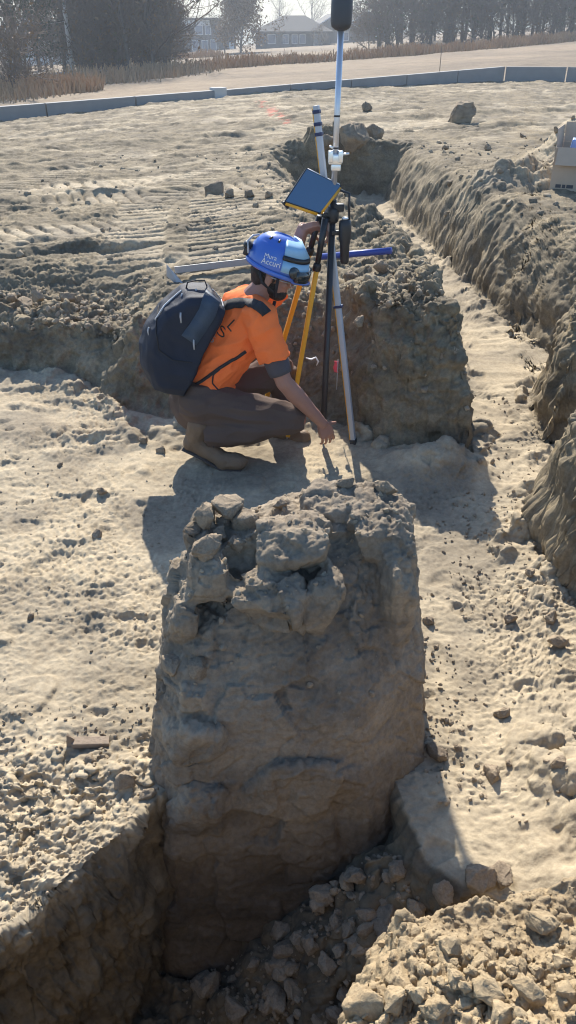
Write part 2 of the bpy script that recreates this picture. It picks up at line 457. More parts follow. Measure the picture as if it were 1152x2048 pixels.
    fl = fl + rb * (.10 + .07 * billow(x * 5, y * 5, octaves=2))
    z = fl + (ztop - fl) * g
    # deep cross trench
    dd = sdf(DEEP, x, y) + .03 * perlin(x * 4.5, y * 4.5) + .012 * perlin(x * 14, y * 14) + .006 * perlin(x * 33, y * 33)
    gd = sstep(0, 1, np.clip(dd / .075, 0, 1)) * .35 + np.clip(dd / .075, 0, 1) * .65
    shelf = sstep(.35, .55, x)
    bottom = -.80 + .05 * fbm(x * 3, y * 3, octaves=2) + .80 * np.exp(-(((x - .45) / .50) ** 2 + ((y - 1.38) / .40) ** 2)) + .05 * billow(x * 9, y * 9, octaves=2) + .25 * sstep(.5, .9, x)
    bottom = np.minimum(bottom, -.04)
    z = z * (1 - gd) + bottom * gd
    # zone: 1 = clean dry sandy floor and pale shine streaks, 0 = darker top soil
    deepness = np.clip(sstep(.02, .2, gd) * (.75 + .25 * perlin(x * 3, y * 3)), 0, 1)  # damp deep soil, darkened further: trench shade painted into the walls
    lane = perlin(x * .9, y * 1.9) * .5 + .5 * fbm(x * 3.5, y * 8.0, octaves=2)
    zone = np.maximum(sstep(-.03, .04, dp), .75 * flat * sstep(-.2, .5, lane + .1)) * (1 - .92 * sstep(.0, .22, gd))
    streak = .6 * fbm(x * .8 + y * .35, y * 2.6 - x * 1.1, octaves=4) + .7 * fbm(x * .22 + y * .1 + 5, y * .75 - x * .30, octaves=3)  # shine of compacted soil put into the colour as pale streaks
    zone = np.clip(zone + .95 * sstep(.10, .40, streak) * sstep(-.5, .0, lane) * g * (1 - rim), 0, 1)
    pale = np.exp(-(((x - 3.25) / .6) ** 2 + ((y - 9.2) / .5) ** 2)) + np.exp(-(((x - 2.45) / .7) ** 2 + ((y - 8.3) / .35) ** 2))
    zone = np.maximum(zone, sstep(.15, .5, pale) * g)
    return z, zone, g, deepness, dp

def build_ground():
    nin, nout = int(640 * QUALITY), 44
    uu = np.concatenate([-np.geomspace(3, 1.02, nout), np.linspace(-1, 1, nin), np.geomspace(1.02, 3, nout)]).astype(np.float32)
    yy = np.concatenate([np.linspace(-1.0, .55, 40, endpoint=False), np.linspace(.55, 6.5, 900, endpoint=False), np.geomspace(6.5, 30, 900, endpoint=False), np.geomspace(30, 260, 420)]).astype(np.float32)
    U, Y = np.meshgrid(uu, yy, indexing='ij')
    X = U * (.62 + .375 * np.maximum(Y, 0))
    nrow = int(1800 * QUALITY)
    Z = np.empty_like(X)
    for a in range(0, len(uu), 96):
        Z[a:a + 96] = heights(X[a:a + 96], Y[a:a + 96])[0]
    # sampling density along every column: projected length, never less than a share of the true length over distance
    depth = np.maximum(Y * _c + (CAMZ - Z) * _s, .35)
    up = (Y * _s - (CAMZ - Z) * _c) / depth
    dpix = np.abs(np.diff(up, axis=1))
    dxyz = np.sqrt(np.diff(X, axis=1) ** 2 + np.diff(Y, axis=1) ** 2 + np.diff(Z, axis=1) ** 2)
    w = np.maximum(dpix, .28 * dxyz / depth[:, 1:])
    # ground below the lower edge of what a viewer here looks at needs few rows
    w = np.where(up[:, 1:] < -.72, np.minimum(w * .03, .01), w)
    def box_blur(a, k):
        ap = np.pad(a, ((k, k), (0, 0)), mode='edge')
        cs = np.cumsum(np.pad(ap, ((1, 0), (0, 0))), axis=0, dtype=np.float64)
        return ((cs[2 * k + 1:] - cs[:-2 * k - 1]) / (2 * k + 1)).astype(np.float32)
    for k in (26, 22, 16): w = box_blur(w, k)
    cdf = np.concatenate([np.zeros((len(uu), 1), np.float32), np.cumsum(w, axis=1)], axis=1)
    V = np.empty((len(uu), nrow, 3), np.float32)
    for i in range(len(uu)):
        t = np.linspace(0, cdf[i, -1], nrow)
        yi = np.interp(t, cdf[i], Y[i])
        V[i, :, 1] = yi
        V[i, :, 0] = np.interp(yi, Y[i], X[i])
    Zo = np.empty(V.shape[:2]); Zn = np.empty(V.shape[:2], np.float32); G = np.empty_like(Zn); GD = np.empty_like(Zn); DP = np.empty_like(Zn)
    for a in range(0, len(uu), 96):
        z, zo, g, gd, dp = heights(V[a:a + 96, :, 0], V[a:a + 96, :, 1])
        V[a:a + 96, :, 2] = z; Zn[a:a + 96] = zo; G[a:a + 96] = g; GD[a:a + 96] = gd; DP[a:a + 96] = dp
    # true 3-D roughness along the normals, so that cut faces break up too
    du = np.gradient(V, axis=0); dv = np.gradient(V, axis=1)
    n = np.cross(du, dv); n /= np.maximum(np.linalg.norm(n, axis=2), 1e-9)[..., None]
    n[n[..., 2] < 0] *= -1
    P = V.reshape(-1, 3); Nn = n.reshape(-1, 3)
    px, py, pz = P[:, 0], P[:, 1], P[:, 2]
    g = G.ravel(); gd = GD.ravel(); dist = np.hypot(py, px)
    steep = 1 - np.clip(np.abs(Nn[:, 2]), 0, 1)
    near = np.clip(1.2 - dist / 30, .15, 1)
    patch = .22 + 1.25 * sstep(-.35, .5, fbm(px * 1.7, py * 1.7, octaves=2))
    gr = g * np.where(DP.ravel() < -.9, .45, 1.0) * np.where((px > 1.2) & (py > 4.5), .5, 1)
    d = (steep * .055 + .002) * fbm(px * 3.3, py * 3.3, pz * 4.2, 2)
    d += (steep * .011 + .003 * patch + .006 * gr) * billow(px * 11, py * 11, pz * 11, 2)
    d += (.0048 * patch + .004 * gr + .002 * steep) * -billow(px * 27, py * 27, pz * 27, 2)
    d += (.0050 * patch + .001 * gr) * fbm(px * 62, py * 62, pz * 62, 2)
    # footprints, dints and scuffs on the floors
    pit = sstep(.42, .62, perlin(px * 6.3 + 11, py * 8.5)) * (1 - g)
    d -= .016 * pit
    fl_ = 1 - .75 * g
    lanes = np.where((px > .95) & (py > 3.4), .3, 1.0) * (.25 + .75 * sstep(-.2, .35, fbm(px * 1.3 + 8, py * 2.1, octaves=2)))
    d -= fl_ * lanes * (.0045 * sstep(.30, .44, perlin(px * 17, py * 27)) + .0038 * sstep(.26, .42, perlin(px * 41 + 5, py * 60)) - .004 * sstep(.38, .55, perlin(px * 24 - 9, py * 33)))
    cut = np.where((steep > .12) & (py < 14))[0]
    s1, t1 = chunks(px[cut], py[cut], pz[cut], .15, 1); s2, t2 = chunks(px[cut], py[cut], pz[cut], .055, 2)
    fade = sstep(.12, .4, steep[cut]) * np.where((px[cut] > 1.2) & (py[cut] > 4.5), .5, 1)
    d[cut] += fade * ((np.clip(.013 * s1 + .016 * t1, -.03, .03) + np.clip(.004 * s2 + .006 * t2, -.010, .010)) * (1 - .6 * np.clip(GD.ravel()[cut] * 2, 0, 1)))
    rimz = np.where((g > .8) & (py < 9) & (DP.ravel() > -.8))[0]
    s2, t2 = chunks(px[rimz], py[rimz], pz[rimz], .07, 5)
    d[rimz] += (.010 * s2 + .010 * t2) * np.where((px[rimz] > 1.2) & (py[rimz] > 4.5), .35, 1)
    d *= np.where(py > wall_y(px), .25, near)
    P += Nn * d[:, None]
    V = P.reshape(V.shape)
    nu = len(uu)
    idx = np.arange(nu * nrow, dtype=np.int32).reshape(nu, nrow)
    q = np.stack([idx[:-1, :-1], idx[1:, :-1], idx[1:, 1:], idx[:-1, 1:]], -1).reshape(-1, 4)
    beyond = P[q[:, 0], 1] > wall_y(P[q[:, 0], 0])
    def part(name, qs, m):
        used, inv = np.unique(qs.ravel(), return_inverse=True)
        o = mesh_obj(name, P[used], inv.reshape(-1, 4).astype(np.int32), m)
        at = o.data.attributes.new('zone', 'FLOAT', 'POINT'); at.data.foreach_set('value', np.ascontiguousarray(Zn.ravel()[used], np.float32))
        at = o.data.attributes.new('moist_shade', 'FLOAT', 'POINT'); at.data.foreach_set('value', np.ascontiguousarray(GD.ravel()[used], np.float32))
        ux, uy = P[used, 0], P[used, 1]                                    # faint red specks along a line
        a_, c_ = at_z(522, 205, .55), at_z(578, 252, .58); ex, ey = c_.x - a_.x, c_.y - a_.y
        tt = np.clip(((ux - a_.x) * ex + (uy - a_.y) * ey) / (ex * ex + ey * ey), 0, 1)
        dd = np.hypot(ux - a_.x - tt * ex, uy - a_.y - tt * ey)
        pm = sstep(.22, .05, dd) * sstep(-.1, .3, perlin(ux * 7, uy * 4)) * .5
        at = o.data.attributes.new('red_mark', 'FLOAT', 'POINT'); at.data.foreach_set('value', np.ascontiguousarray(pm, np.float32))
        return tag(o, kind='structure')
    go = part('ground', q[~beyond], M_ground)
    fo = part('field', q[beyond], M_field)
    return go, fo

M_field, _nt, _ = soil_mat('stubble_field', (0.29, 0.225, 0.15), (0.15, 0.114, 0.075), scale=.9, patch=.05, bump=0.4)
ground_obj, field_obj = build_ground()
GV = np.empty(len(ground_obj.data.vertices) * 3, np.float32); ground_obj.data.vertices.foreach_get('co', GV); GV = GV.reshape(-1, 3)

def ground_z(x, y):
    xa = np.array([x], np.float32); ya = np.array([y], np.float32)
    return float(heights(xa, ya)[0][0])
# ------------------------------------------------------------------ the standing block of earth in front
def rough_pts(c, r, n, seed, rot=None, flat=1.0):
    g = np.random.default_rng(seed); out = []
    rot = rot or Matrix.Identity(3)
    for _ in range(n):
        d = g.normal(size=3); d /= np.linalg.norm(d)
        # superellipsoid-like: pushes the points out to a blocky shape
        q = np.sign(d) * np.abs(d) ** .65
        q *= .78 + .22 * g.random()
        out.append(Vector(c) + rot @ Vector((q[0] * r[0], q[1] * r[1], q[2] * r[2])))
    return out

def ztilt(a, b=0, c=0):
    from mathutils import Euler
    return Euler((a, b, c)).to_matrix()

pb = MB()
rings = [  # z, x0, x1, y front, y back, corner cut
    (-.95, -.52, .56, 1.36, 2.5), (-.45, -.47, .50, 1.45, 2.42), (0.0, -.425, .435, 1.535, 2.36), (.30, -.41, .41, 1.62, 2.30), (.46, -.36, .40, 1.71, 2.27), (.57, -.25, .40, 1.78, 2.25), (.68, -.10, .385, 1.87, 2.22), (.72, .0, .35, 1.95, 2.19)]
pts = []
for z, x0, x1, y0, y1 in rings:
    cx = .09; 
    for x, y in ((x0 + cx, y0), (x0, y0 + cx), (x0, y1 - cx), (x0 + cx, y1), (x1 - cx, y1), (x1, y1 - cx), (x1, y0 + .17), (x1 - .20, y0)):
        pts.append(Vector((x, y, z)))
pb.hull(pts)
# slabs, ledges and bulges of the broken face: (pixel x, pixel y, Y), radii
def lump(px, py, Y, r, seed, rot=None, n=34):
    pb.hull(rough_pts(at_y(px, py, Y), r, n, seed, rot))
lump(590, 1085, 1.89, (.135, .12, .07), 1, ztilt(.1, .05, .1))           # overhanging slab, centre
lump(760, 1050, 2.00, (.125, .17, .085), 2, ztilt(0, .08, 0))            # right shoulder
lump(690, 1010, 2.08, (.16, .13, .05), 31)
lump(540, 1195, 1.76, (.12, .10, .075), 3, ztilt(.25, 0, -.1))           # lower ledge
lump(415, 1150, 1.84, (.085, .11, .11), 4, ztilt(.1, .3, .2))
lump(410, 1100, 1.93, (.055, .09, .09), 5, ztilt(.1, -.2, .3))
lump(440, 1070, 2.02, (.10, .12, .08), 6, ztilt(0, -.3, 0))
lump(485, 1085, 1.97, (.09, .11, .09), 21, ztilt(.1, -.1, 0))
lump(570, 1125, 1.96, (.26, .15, .085), 22)
lump(365, 1210, 1.84, (.05, .13, .14), 7, ztilt(.1, .25, .2))
lump(380, 1460, 1.625, (.10, .095, .095), 9, ztilt(.2, 0, .3))           # bulge, lower left
lump(395, 1375, 1.69, (.08, .09, .06), 10)
#lump(600, 1285, 1.735, (.14, .10, .15), 11, ztilt(.2, .1, 0))
lump(640, 1200, 1.79, (.07, .09, .13), 12, ztilt(.1, .35, 0))
lump(785, 1190, 1.86, (.07, .12, .20), 13, ztilt(.1, 0, .1))
#lump(500, 1420, 1.665, (.15, .08, .16), 15, ztilt(.1, 0, .05))
#lump(710, 1440, 1.665, (.14, .08, .2), 14, ztilt(.1, 0, -.1))
lump(600, 1580, 1.57, (.2, .06, .17), 16)
lump(400, 1610, 1.54, (.11, .06, .13), 17)
v, f = remesh(pb, .0056 / QUALITY, 1)
n = vnormals(v, f)
x, y, z = v[:, 0], v[:, 1], v[:, 2]
up = np.clip(n[:, 2], 0, 1)
right = sstep(.12, .34, x)
d = .007 * fbm(x * 5, y * 5, z * 5, 2) - .003 * billow(x * 8, y * 8, z * 8 * (1 - .6 * right), 2) - .002 * billow(x * 17, y * 17, z * 17 * (1 - .6 * right), 2)
d += (.25 + .75 * right) * .008 * fbm(x * 30, y * 30, z * 3.5, 2)                     # bucket scrapes run down the right part
# the clay breaks in flat-faced lumps: every cell of a random mosaic gets its own step and tilt
s1, t1 = chunks(x, y, z * (1 - .3 * right), .19, 3, .16); s2, t2 = chunks(x, y, z, .07, 4, .16); s3, t3 = chunks(x, y, z, .026, 6, .15)
d += np.clip(.011 * s1 + .020 * t1, -.032, .032) * (1 - .5 * right) + np.clip(.0035 * s2 + .0065 * t2, -.010, .010) * (1 - .4 * right) + up * (.0035 * s3 + .005 * t3)
d += (.0012 + .002 * up) * billow(x * 30, y * 30, z * 30, 2) + (.0016 + .002 * up) * fbm(x * 70, y * 70, z * 60, 2)
crack = np.abs(fbm(x * 4.1 + 2, y * 4.1, z * 4.1, 3))
d -= .007 * sstep(.05, .0, crack) * (1 - .5 * up)
v = v + n * d[:, None].astype(np.float32)
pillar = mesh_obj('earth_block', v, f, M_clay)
_at = pillar.data.attributes.new('moist_shade', 'FLOAT', 'POINT'); _at.data.foreach_set('value', sstep(.12, -.28, v[:, 2] + .10 * fbm(v[:, 0] * 3, v[:, 1] * 3, v[:, 2] * 3, 2)).astype(np.float32))  # block darkens downward: shade at its foot put into the colour
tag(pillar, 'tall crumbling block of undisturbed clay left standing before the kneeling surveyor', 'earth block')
PB = BVHTree.FromPolygons([tuple(p) for p in v[:, :]], [tuple(q) for q in f.tolist()])

# ------------------------------------------------------------------ the heap of loose spoil at the near right
def heap_z(x, y):
    edge = np.interp(x, [-.2, .02, .10, .17, .30, .45, .60, .9, 1.4], [.30, .58, .72, .835, .86, .875, .915, .96, 1.03]).astype(np.float32)
    e = edge - y + .028 * fbm(x * 7, y * 7, octaves=3)
    side = np.minimum(e, (x - (.05 + .62 * np.maximum(y - .60, -.2))) * .8 + .02 * fbm(x * 9 + 4, y * 9, octaves=2))
    h = .62 + .10 * sstep(.0, .35, side) + .05 * (x - .3) + .02 * fbm(x * 6, y * 6, octaves=2) + .014 * billow(x * 18, y * 18, octaves=3)
    return h - 1.75 * (1 - sstep(-.22, .035, side)) , side
hx = np.linspace(-.22, 1.5, 640, dtype=np.float32); hy = np.linspace(.12, 1.25, 460, dtype=np.float32)
HX, HY = np.meshgrid(hx, hy, indexing='ij')
HZ, _s2 = heap_z(HX, HY)
V = np.stack([HX, HY, HZ], -1)
nn = np.cross(np.gradient(V, axis=0), np.gradient(V, axis=1)); nn /= np.linalg.norm(nn, axis=2)[..., None]
s1, t1 = chunks(HX, HY, HZ, .05, 8); s2, t2 = chunks(HX, HY, HZ, .02, 9)
fine = sstep(.80, .66, HY + .03 * fbm(HX * 8, HY * 8, octaves=2))
d = .008 * fbm(HX * 16, HY * 16, HZ * 16, 3) + .004 * billow(HX * 45, HY * 45, HZ * 45, 2) + (.006 * s1 + .008 * t1) * fine + (.0035 * s2 + .0035 * t2) * (.35 + .65 * fine) + .003 * fbm(HX * 110, HY * 110, HZ * 110, 2)
V = (V + nn * d[..., None]).reshape(-1, 3)
ii = np.arange(V.shape[0], dtype=np.int32).reshape(HX.shape)
q = np.stack([ii[:-1, :-1], ii[1:, :-1], ii[1:, 1:], ii[:-1, 1:]], -1).reshape(-1, 4)
heap = mesh_obj('dirt_heap', V, q, M_spoil)
tag(heap, 'heap of loose yellowish dug soil in the near right corner, covered with stones', 'dirt heap')
HB = BVHTree.FromPolygons([tuple(p) for p in V.tolist()], [tuple(k) for k in q.tolist()])

# ------------------------------------------------------------------ clods
def clod_mesh(seed, sub=3, sharp=.6, n=16):
    g = np.random.default_rng(seed)
    bm = bmesh.new()
    for _ in range(n):
        d = g.normal(size=3); d /= np.linalg.norm(d)
        q = d * (.75 + .35 * g.random()) * np.array([1.0, .8, .68])
        bm.verts.new(q)
    bmesh.ops.convex_hull(bm, input=bm.verts[:])
    loose = [v for v in bm.verts if not v.link_faces]
    bmesh.ops.delete(bm, geom=loose, context='VERTS')
    bmesh.ops.triangulate(bm, faces=bm.faces[:])
    bmesh.ops.bevel(bm, geom=bm.edges[:], offset=.07, segments=1, affect='EDGES', clamp_overlap=True)
    bmesh.ops.triangulate(bm, faces=bm.faces[:])
    bmesh.ops.subdivide_edges(bm, edges=bm.edges[:], cuts=sub, use_grid_fill=True)
    bmesh.ops.triangulate(bm, faces=bm.faces[:])
    bm.verts.index_update()
    v = np.array([tuple(k.co) for k in bm.verts], np.float32); f = np.array([[k.index for k in q.verts] for q in bm.faces], np.int32)
    bm.free()
    nr = v / np.maximum(np.linalg.norm(v, axis=1), 1e-6)[:, None]
    d = .10 * fbm(v[:, 0] * 2 + seed, v[:, 1] * 2, v[:, 2] * 2, 2) + .06 * billow(v[:, 0] * 4, v[:, 1] * 4 + seed, v[:, 2] * 4, 2) + .02 * fbm(v[:, 0] * 12, v[:, 1] * 12, v[:, 2] * 12 + seed, 2)
    v = v + nr * d[:, None].astype(np.float32)
    ln = np.linalg.norm(v, axis=1)
    v *= (np.minimum(ln, 1.15) / np.maximum(ln, 1e-6))[:, None]
    return v, f

CLODS = [clod_mesh(100 + i) for i in range(9)]
CLOD_SM = [clod_mesh(200 + i, sub=1) for i in range(6)]
_clod_me = {}

def clod_data(i, m):
    k = (i, m.name)
    if k not in _clod_me:
        o = mesh_obj('clod', CLODS[i][0], CLODS[i][1], m); _clod_me[k] = o.data; bpy.data.objects.remove(o)
    return _clod_me[k]

def put_clod(p, size, label, group=None, m=None, name='clod', seed=None, squash=1.0, sink=.25, rot=None):
    g = np.random.default_rng(seed if seed is not None else int(abs(p[0] * 7919 + p[1] * 104729) * 1000) % 100000)
    o = bpy.data.objects.new(name, clod_data(int(g.integers(0, 9)), m or M_clod)); COL.objects.link(o)
    s = size if isinstance(size, (tuple, list)) else (size, size, size)
    o.scale = (s[0], s[1], s[2] * squash)
    o.location = (p[0], p[1], p[2] + s[2] * squash * (.62 - sink))
    o.rotation_euler = rot or (g.normal() * .25, g.normal() * .25, g.random() * 6.28)
    return tag(o, label, 'clod', group)

def grit(name, pts, sizes, m, label, cat, seed=0):
    """a great many crumbs that nobody could count: one object"""
    g = np.random.default_rng(seed); V = []; F = []; off = 0
    for p, s in zip(pts, sizes):
        v, f = CLOD_SM[int(g.integers(0, 6))]
        q = Quaternion((g.normal(), g.normal(), g.normal(), g.normal())); q.normalize()
        mt = np.array(q.to_matrix(), np.float32)
        V.append((v * s) @ mt.T + np.asarray(p, np.float32)); F.append(f + off); off += len(v)
    o = mesh_obj(name, np.concatenate(V), np.concatenate(F), m)
    return tag(o, label, cat, kind='stuff')

def heap_at(x, y):
    h = HB.ray_cast(Vector((x, y, 3)), Vector((0, 0, -1)))
    return h[0]
# ------------------------------------------------------------------ single clods and stones that one can point to
def on_ground(px, py, z0=0.0):
    p = at_z(px, py, z0)
    for _ in range(6):
        p = at_z(px, py, ground_z(p.x, p.y))
    return p

def on_block(px, py):
    u, dy, dz = ray(px, py)
    h = PB.ray_cast(Vector((0, 0, CAMZ)), Vector((u, dy, dz)).normalized())
    return h[0]

TOPG = 'clods lying on top of the earth block'
for px, py, s, lab in (
        (518, 1003, .062, 'upright pointed clod standing highest on the top of the earth block'),
        (455, 1032, .055, 'rounded clod beside the pointed one on the earth block'),
        (415, 1048, .048, 'tan clod on the upper edge of the earth block'),
        (440, 1080, .042, 'small wedge of clay below the rounded clod on the block'),
        (385, 1068, .030, 'small pale clod at the outer corner of the block top'),
        (412, 1110, .055, 'long upright slab of clay on the broken shoulder of the earth block'),
        (770, 985, .042, 'flat clod at the back corner of the earth block top'),
        (690, 975, .032, 'flat stone on the far rim of the earth block, below the survey rod'),
        (492, 1062, .050, 'broken clod filling the hollow in the middle of the block top'),
        (475, 1098, .036, 'small clod under the broken one in the hollow of the block top'),
        (622, 1142, .036, 'clod wedged under the overhanging slab of the earth block'),
        (560, 1020, .030, 'flat crumb on the overhanging slab of the earth block'),
        (345, 1345, .040, 'cube-shaped clod on the lower ledge of the earth block'),
        (400, 1350, .045, 'pale wedge clod lying on the lower ledge of the earth block')):
    p = on_block(px, py)
    if p is not None:
        put_clod((p.x, p.y + s * .3, p.z), s * 1.2, lab, TOPG, M_clod, sink=.3)

FL = 'clods lying loose on the trench floor'
for px, py, s, lab in (
        (972, 898, .042, 'dark clod on the trench floor beside the tall cut face'),
        (958, 925, .030, 'small clod just below the dark one on the trench floor'),
        (985, 925, .022, 'crumb to one side of two clods on the trench floor'),
        (1005, 1432, .036, 'dark clod alone on the sandy floor right of the earth block'),
        (980, 1553, .044, 'blocky dark clod with a long shadow on the trench floor'),
        (1018, 1528, .018, 'small upright crumb above the blocky dark clod'),
        (1120, 1530, .034, 'upright dark clod near the broken crust at the trench end'),
        (1092, 1525, .016, 'thin crumb beside the upright dark clod'),
        (1022, 1244, .036, 'dark clod in the middle of the lumpy floor under the right bank'),
        (1105, 1240, .040, 'clod at the foot of the right bank near the opening'),
        (1115, 1290, .045, 'rough dark clod at the foot of the right bank'),
        (870, 1515, .050, 'flat clod against the foot of the earth block'),
        (858, 1245, .030, 'clod tucked against the right side of the earth block'),
        (915, 1500, .020, 'little clod on the floor right of the flat one'),
        (948, 1560, .012, 'tiny crumb beside the blocky dark clod'),
        (1060, 1150, .030, 'clod at the foot of the nearest right bank'),
        (885, 1790, .040, 'broken clod on the edge of the deep trench'),
        (955, 1765, .060, 'split tan clod between the trench floor and the dirt heap'),
        (1000, 1755, .045, 'brown clod beside the split tan one'),
        (205, 985, .040, 'flat dark clod on the open sandy floor behind its long shadow'),
        (195, 1073, .032, 'dark oblong clod on the sandy floor left of the shadow'),
        (322, 905, .040, 'dark clod on the sandy floor behind the boot'),
        (287, 885, .034, 'clod lying by the foot of the left earth bank'),
        (120, 932, .025, 'slim clod on the left sandy floor'),
        (60, 1235, .026, 'low clod on the left sandy floor by the picture edge'),
        (250, 1570, .045, 'dark block of clay at the broken edge beside the earth block'),
        (297, 1593, .035, 'crumbling clod on the very edge of the deep trench'),
        (180, 1525, .028, 'round clod in the ridge of crumbs by the wooden stake')):
    p = on_ground(px, py)
    put_clod(p, s, lab, FL, M_clod, sink=.3)

UP = 'clods lying on the upper site ground'
for px, py, s, zz, lab in (
        (925, 240, .32, .62, 'big dark boulder of soil alone on the far site ground'),
        (430, 388, .15, .55, 'dark clod on the tracked ground behind the surveyor'),
        (460, 393, .09, .55, 'smaller clod next to the dark one behind the surveyor'),
        (500, 393, .08, .55, 'clod in the short row behind the surveyor'),
        (535, 394, .065, .55, 'last clod of the short row, nearest the tablet'),
        (733, 222, .16, .6, 'lone dark clod on the ridge far behind the survey rod'),
        (705, 290, .30, .72, 'large dark lump heaped at the far end of the trench'),
        (738, 280, .26, .72, 'pointed dark lump heaped at the far end of the trench'),
        (650, 300, .20, .72, 'dark lump behind the tablet at the far end of the trench'),
        (50, 615, .085, .42, 'rounded grey clod on the rim of the left bank'),
        (25, 600, .07, .42, 'tan clod on the rim of the left bank at the picture edge'),
        (75, 598, .07, .42, 'dark clod behind the rounded grey one on the left rim'),
        (135, 600, .06, .42, 'clod on the left rim between crumbs'),
        (215, 660, .05, .42, 'flat clod above the corner of the left bank'),
        (255, 655, .05, .45, 'pale flat clod beside the backpack on the bank'),
        (975, 300, .07, .75, 'dark clod on the ground left of the cardboard box'),
        (890, 300, .07, .75, 'clod on the rim of the long trench'),
        (1045, 275, .07, .75, 'clod in front of the pale spoil by the cardboard box'),
        (760, 540, .07, .72, 'grey clod under the blue pipe on the middle bank'),
        (700, 560, .06, .72, 'brown clod below the blue pipe beside the rod'),
        (720, 650, .05, .70, 'clod on the crumbling front of the middle bank')):
    p = on_ground(px, py, zz)
    put_clod(p, s, lab, UP, M_clod, sink=.3, name='boulder' if s > .3 else 'clod')

# the heap: stones big enough to point to share one true description per size class
HS = 'stones scattered over the near dirt heap'
g = np.random.default_rng(42)
big = [(800, 1965, .036), (975, 1985, .034), (955, 1930, .024), (900, 1895, .032), (880, 1945, .018), (1085, 1850, .036), (1035, 1940, .026), (910, 1960, .022),
       (1060, 1985, .034), (870, 2020, .030), (1000, 2030, .030), (930, 2010, .022), (790, 2005, .030), (730, 2020, .05), (1120, 1930, .022), (1130, 1990, .026), (840, 1990, .020)]
def on_heap(px, py):
    u, dy, dz = ray(px, py)
    return HB.ray_cast(Vector((0, 0, CAMZ)), Vector((u, dy, dz)).normalized())[0]
for i, (px, py, s) in enumerate(big):
    p = on_heap(px, py)
    if p is not None:
        put_clod(p, s, 'fist-sized yellowish stone among the gravel of the near dirt heap', HS, M_spoil, name='stone', sink=.5, seed=900 + i)
n = 0
while n < 90:
    px, py = g.uniform(720, 1152), 1860 + 188 * g.random() ** .7
    p = on_heap(px, py)
    if p is None or p.y < .3: continue
    put_clod(p, .008 + .009 * g.random() ** 2, 'small yellowish stone among the gravel of the near dirt heap', HS, M_spoil, name='stone', sink=.5, seed=1000 + n); n += 1
pts, sz = [], []
while len(pts) < 2600:
    x, y = g.uniform(.0, 1.1), g.uniform(.2, .95)
    p = heap_at(x, y)
    if p is None or p.z < .55: continue
    pts.append(tuple(p)); sz.append(.0022 + .0042 * g.random() ** 2.5)
grit('gravel', pts, sz, M_spoil, 'fine loose gravel strewn over the near dirt heap', 'gravel', 3)

# rubble at the bottom of the deep trench
RG = 'clods heaped at the bottom of the deep trench'
n = 0
while n < 105:
    px, py = g.uniform(400, 850), g.uniform(1740, 2048)
    if py < 1740 + (600 - px) * 1.25 - 20 and px < 620: continue
    p = on_ground(px, py, -.35)
    if not (-.8 < p.z < .05): continue
    if abs(ground_z(p.x, p.y) - p.z) > .03: continue
    if abs(ground_z(p.x, p.y + .04) - ground_z(p.x, p.y - .03)) > .10 or p.y > 1.48: continue
    hb = on_block(px, py)
    if hb is not None and hb.y < p.y + .03: continue
    s = .015 + .042 * g.random() ** 1.8
    put_clod(p, s, 'shaded clod in the rubble at the bottom of the deep trench', RG, M_clod, sink=.3, seed=3000 + n); n += 1
pts, sz = [], []
while len(pts) < 1500:
    x, y = g.uniform(-.35, .9), g.uniform(.9, 1.5)
    z = ground_z(x, y)
    if z > -.06: continue
    if y > 1.44 and -.5 < x < .5: continue
    pts.append((x, y, z + .002)); sz.append(.004 + .010 * g.random() ** 2)
grit('rubble', pts, sz, M_clod, 'crumbled soil between the clods of the deep trench', 'rubble', 4)

# crumbs along walls, on the floor, on the left edge and over the block
pts, sz = [], []
def crumbs(n, x0, x1, y0, y1, lo, hi, ok=lambda x, y, z: True, pw=2.5):
    xs = g.uniform(x0, x1, n * 4).astype(np.float32); ys = g.uniform(y0, y1, n * 4).astype(np.float32)
    zs = heights(xs, ys)[0]; k = 0
    for x, y, z in zip(xs, ys, zs):
        if ok(x, y, z):
            pts.append((x, y, z + .001)); sz.append(lo + (hi - lo) * g.random() ** pw); k += 1
            if k >= n: break
crumbs(260, .42, 1.2, 1.45, 2.6, .003, .014, lambda x, y, z: -.1 < z < .2)
crumbs(120, .45, .62, 1.5, 2.3, .005, .018, lambda x, y, z: -.1 < z < .2)
crumbs(300, .7, 1.2, 2.4, 3.4, .004, .016, lambda x, y, z: -.1 < z < .2)
crumbs(120, 1.1, 1.6, 3.4, 4.6, .004, .014, lambda x, y, z: -.1 < z < .15)
crumbs(450, -1.0, -.4, 1.15, 1.95, .003, .013, lambda x, y, z: z > -.1)
crumbs(260, -1.7, -.3, 1.9, 4.2, .003, .012, lambda x, y, z: -.1 < z < .15)
crumbs(500, -2.4, -1.0, 4.9, 5.7, .008, .04, lambda x, y, z: z > .25)
crumbs(500, -.2, 1.0, 3.7, 5.4, .006, .032, lambda x, y, z: z > .3)
crumbs(250, -3, 1.0, 5.6, 12, .008, .05, lambda x, y, z: z > .3, 4)
crumbs(450, 1.6, 4.5, 4.6, 12, .008, .06, lambda x, y, z: z > .3, 3)
for _ in range(420):
    h = PB.ray_cast(Vector((g.uniform(-.40, .40), g.uniform(1.6, 2.3), 2)), Vector((0, 0, -1)))
    if h[0] is not None and h[1].z > .55 and h[0].z > .25:
        pts.append(tuple(h[0])); sz.append(.003 + .014 * g.random() ** 2.2)
grit('rubble', pts, sz, M_crumb, 'crumbs of dry soil strewn over floors, rims and ledges', 'rubble', 5)
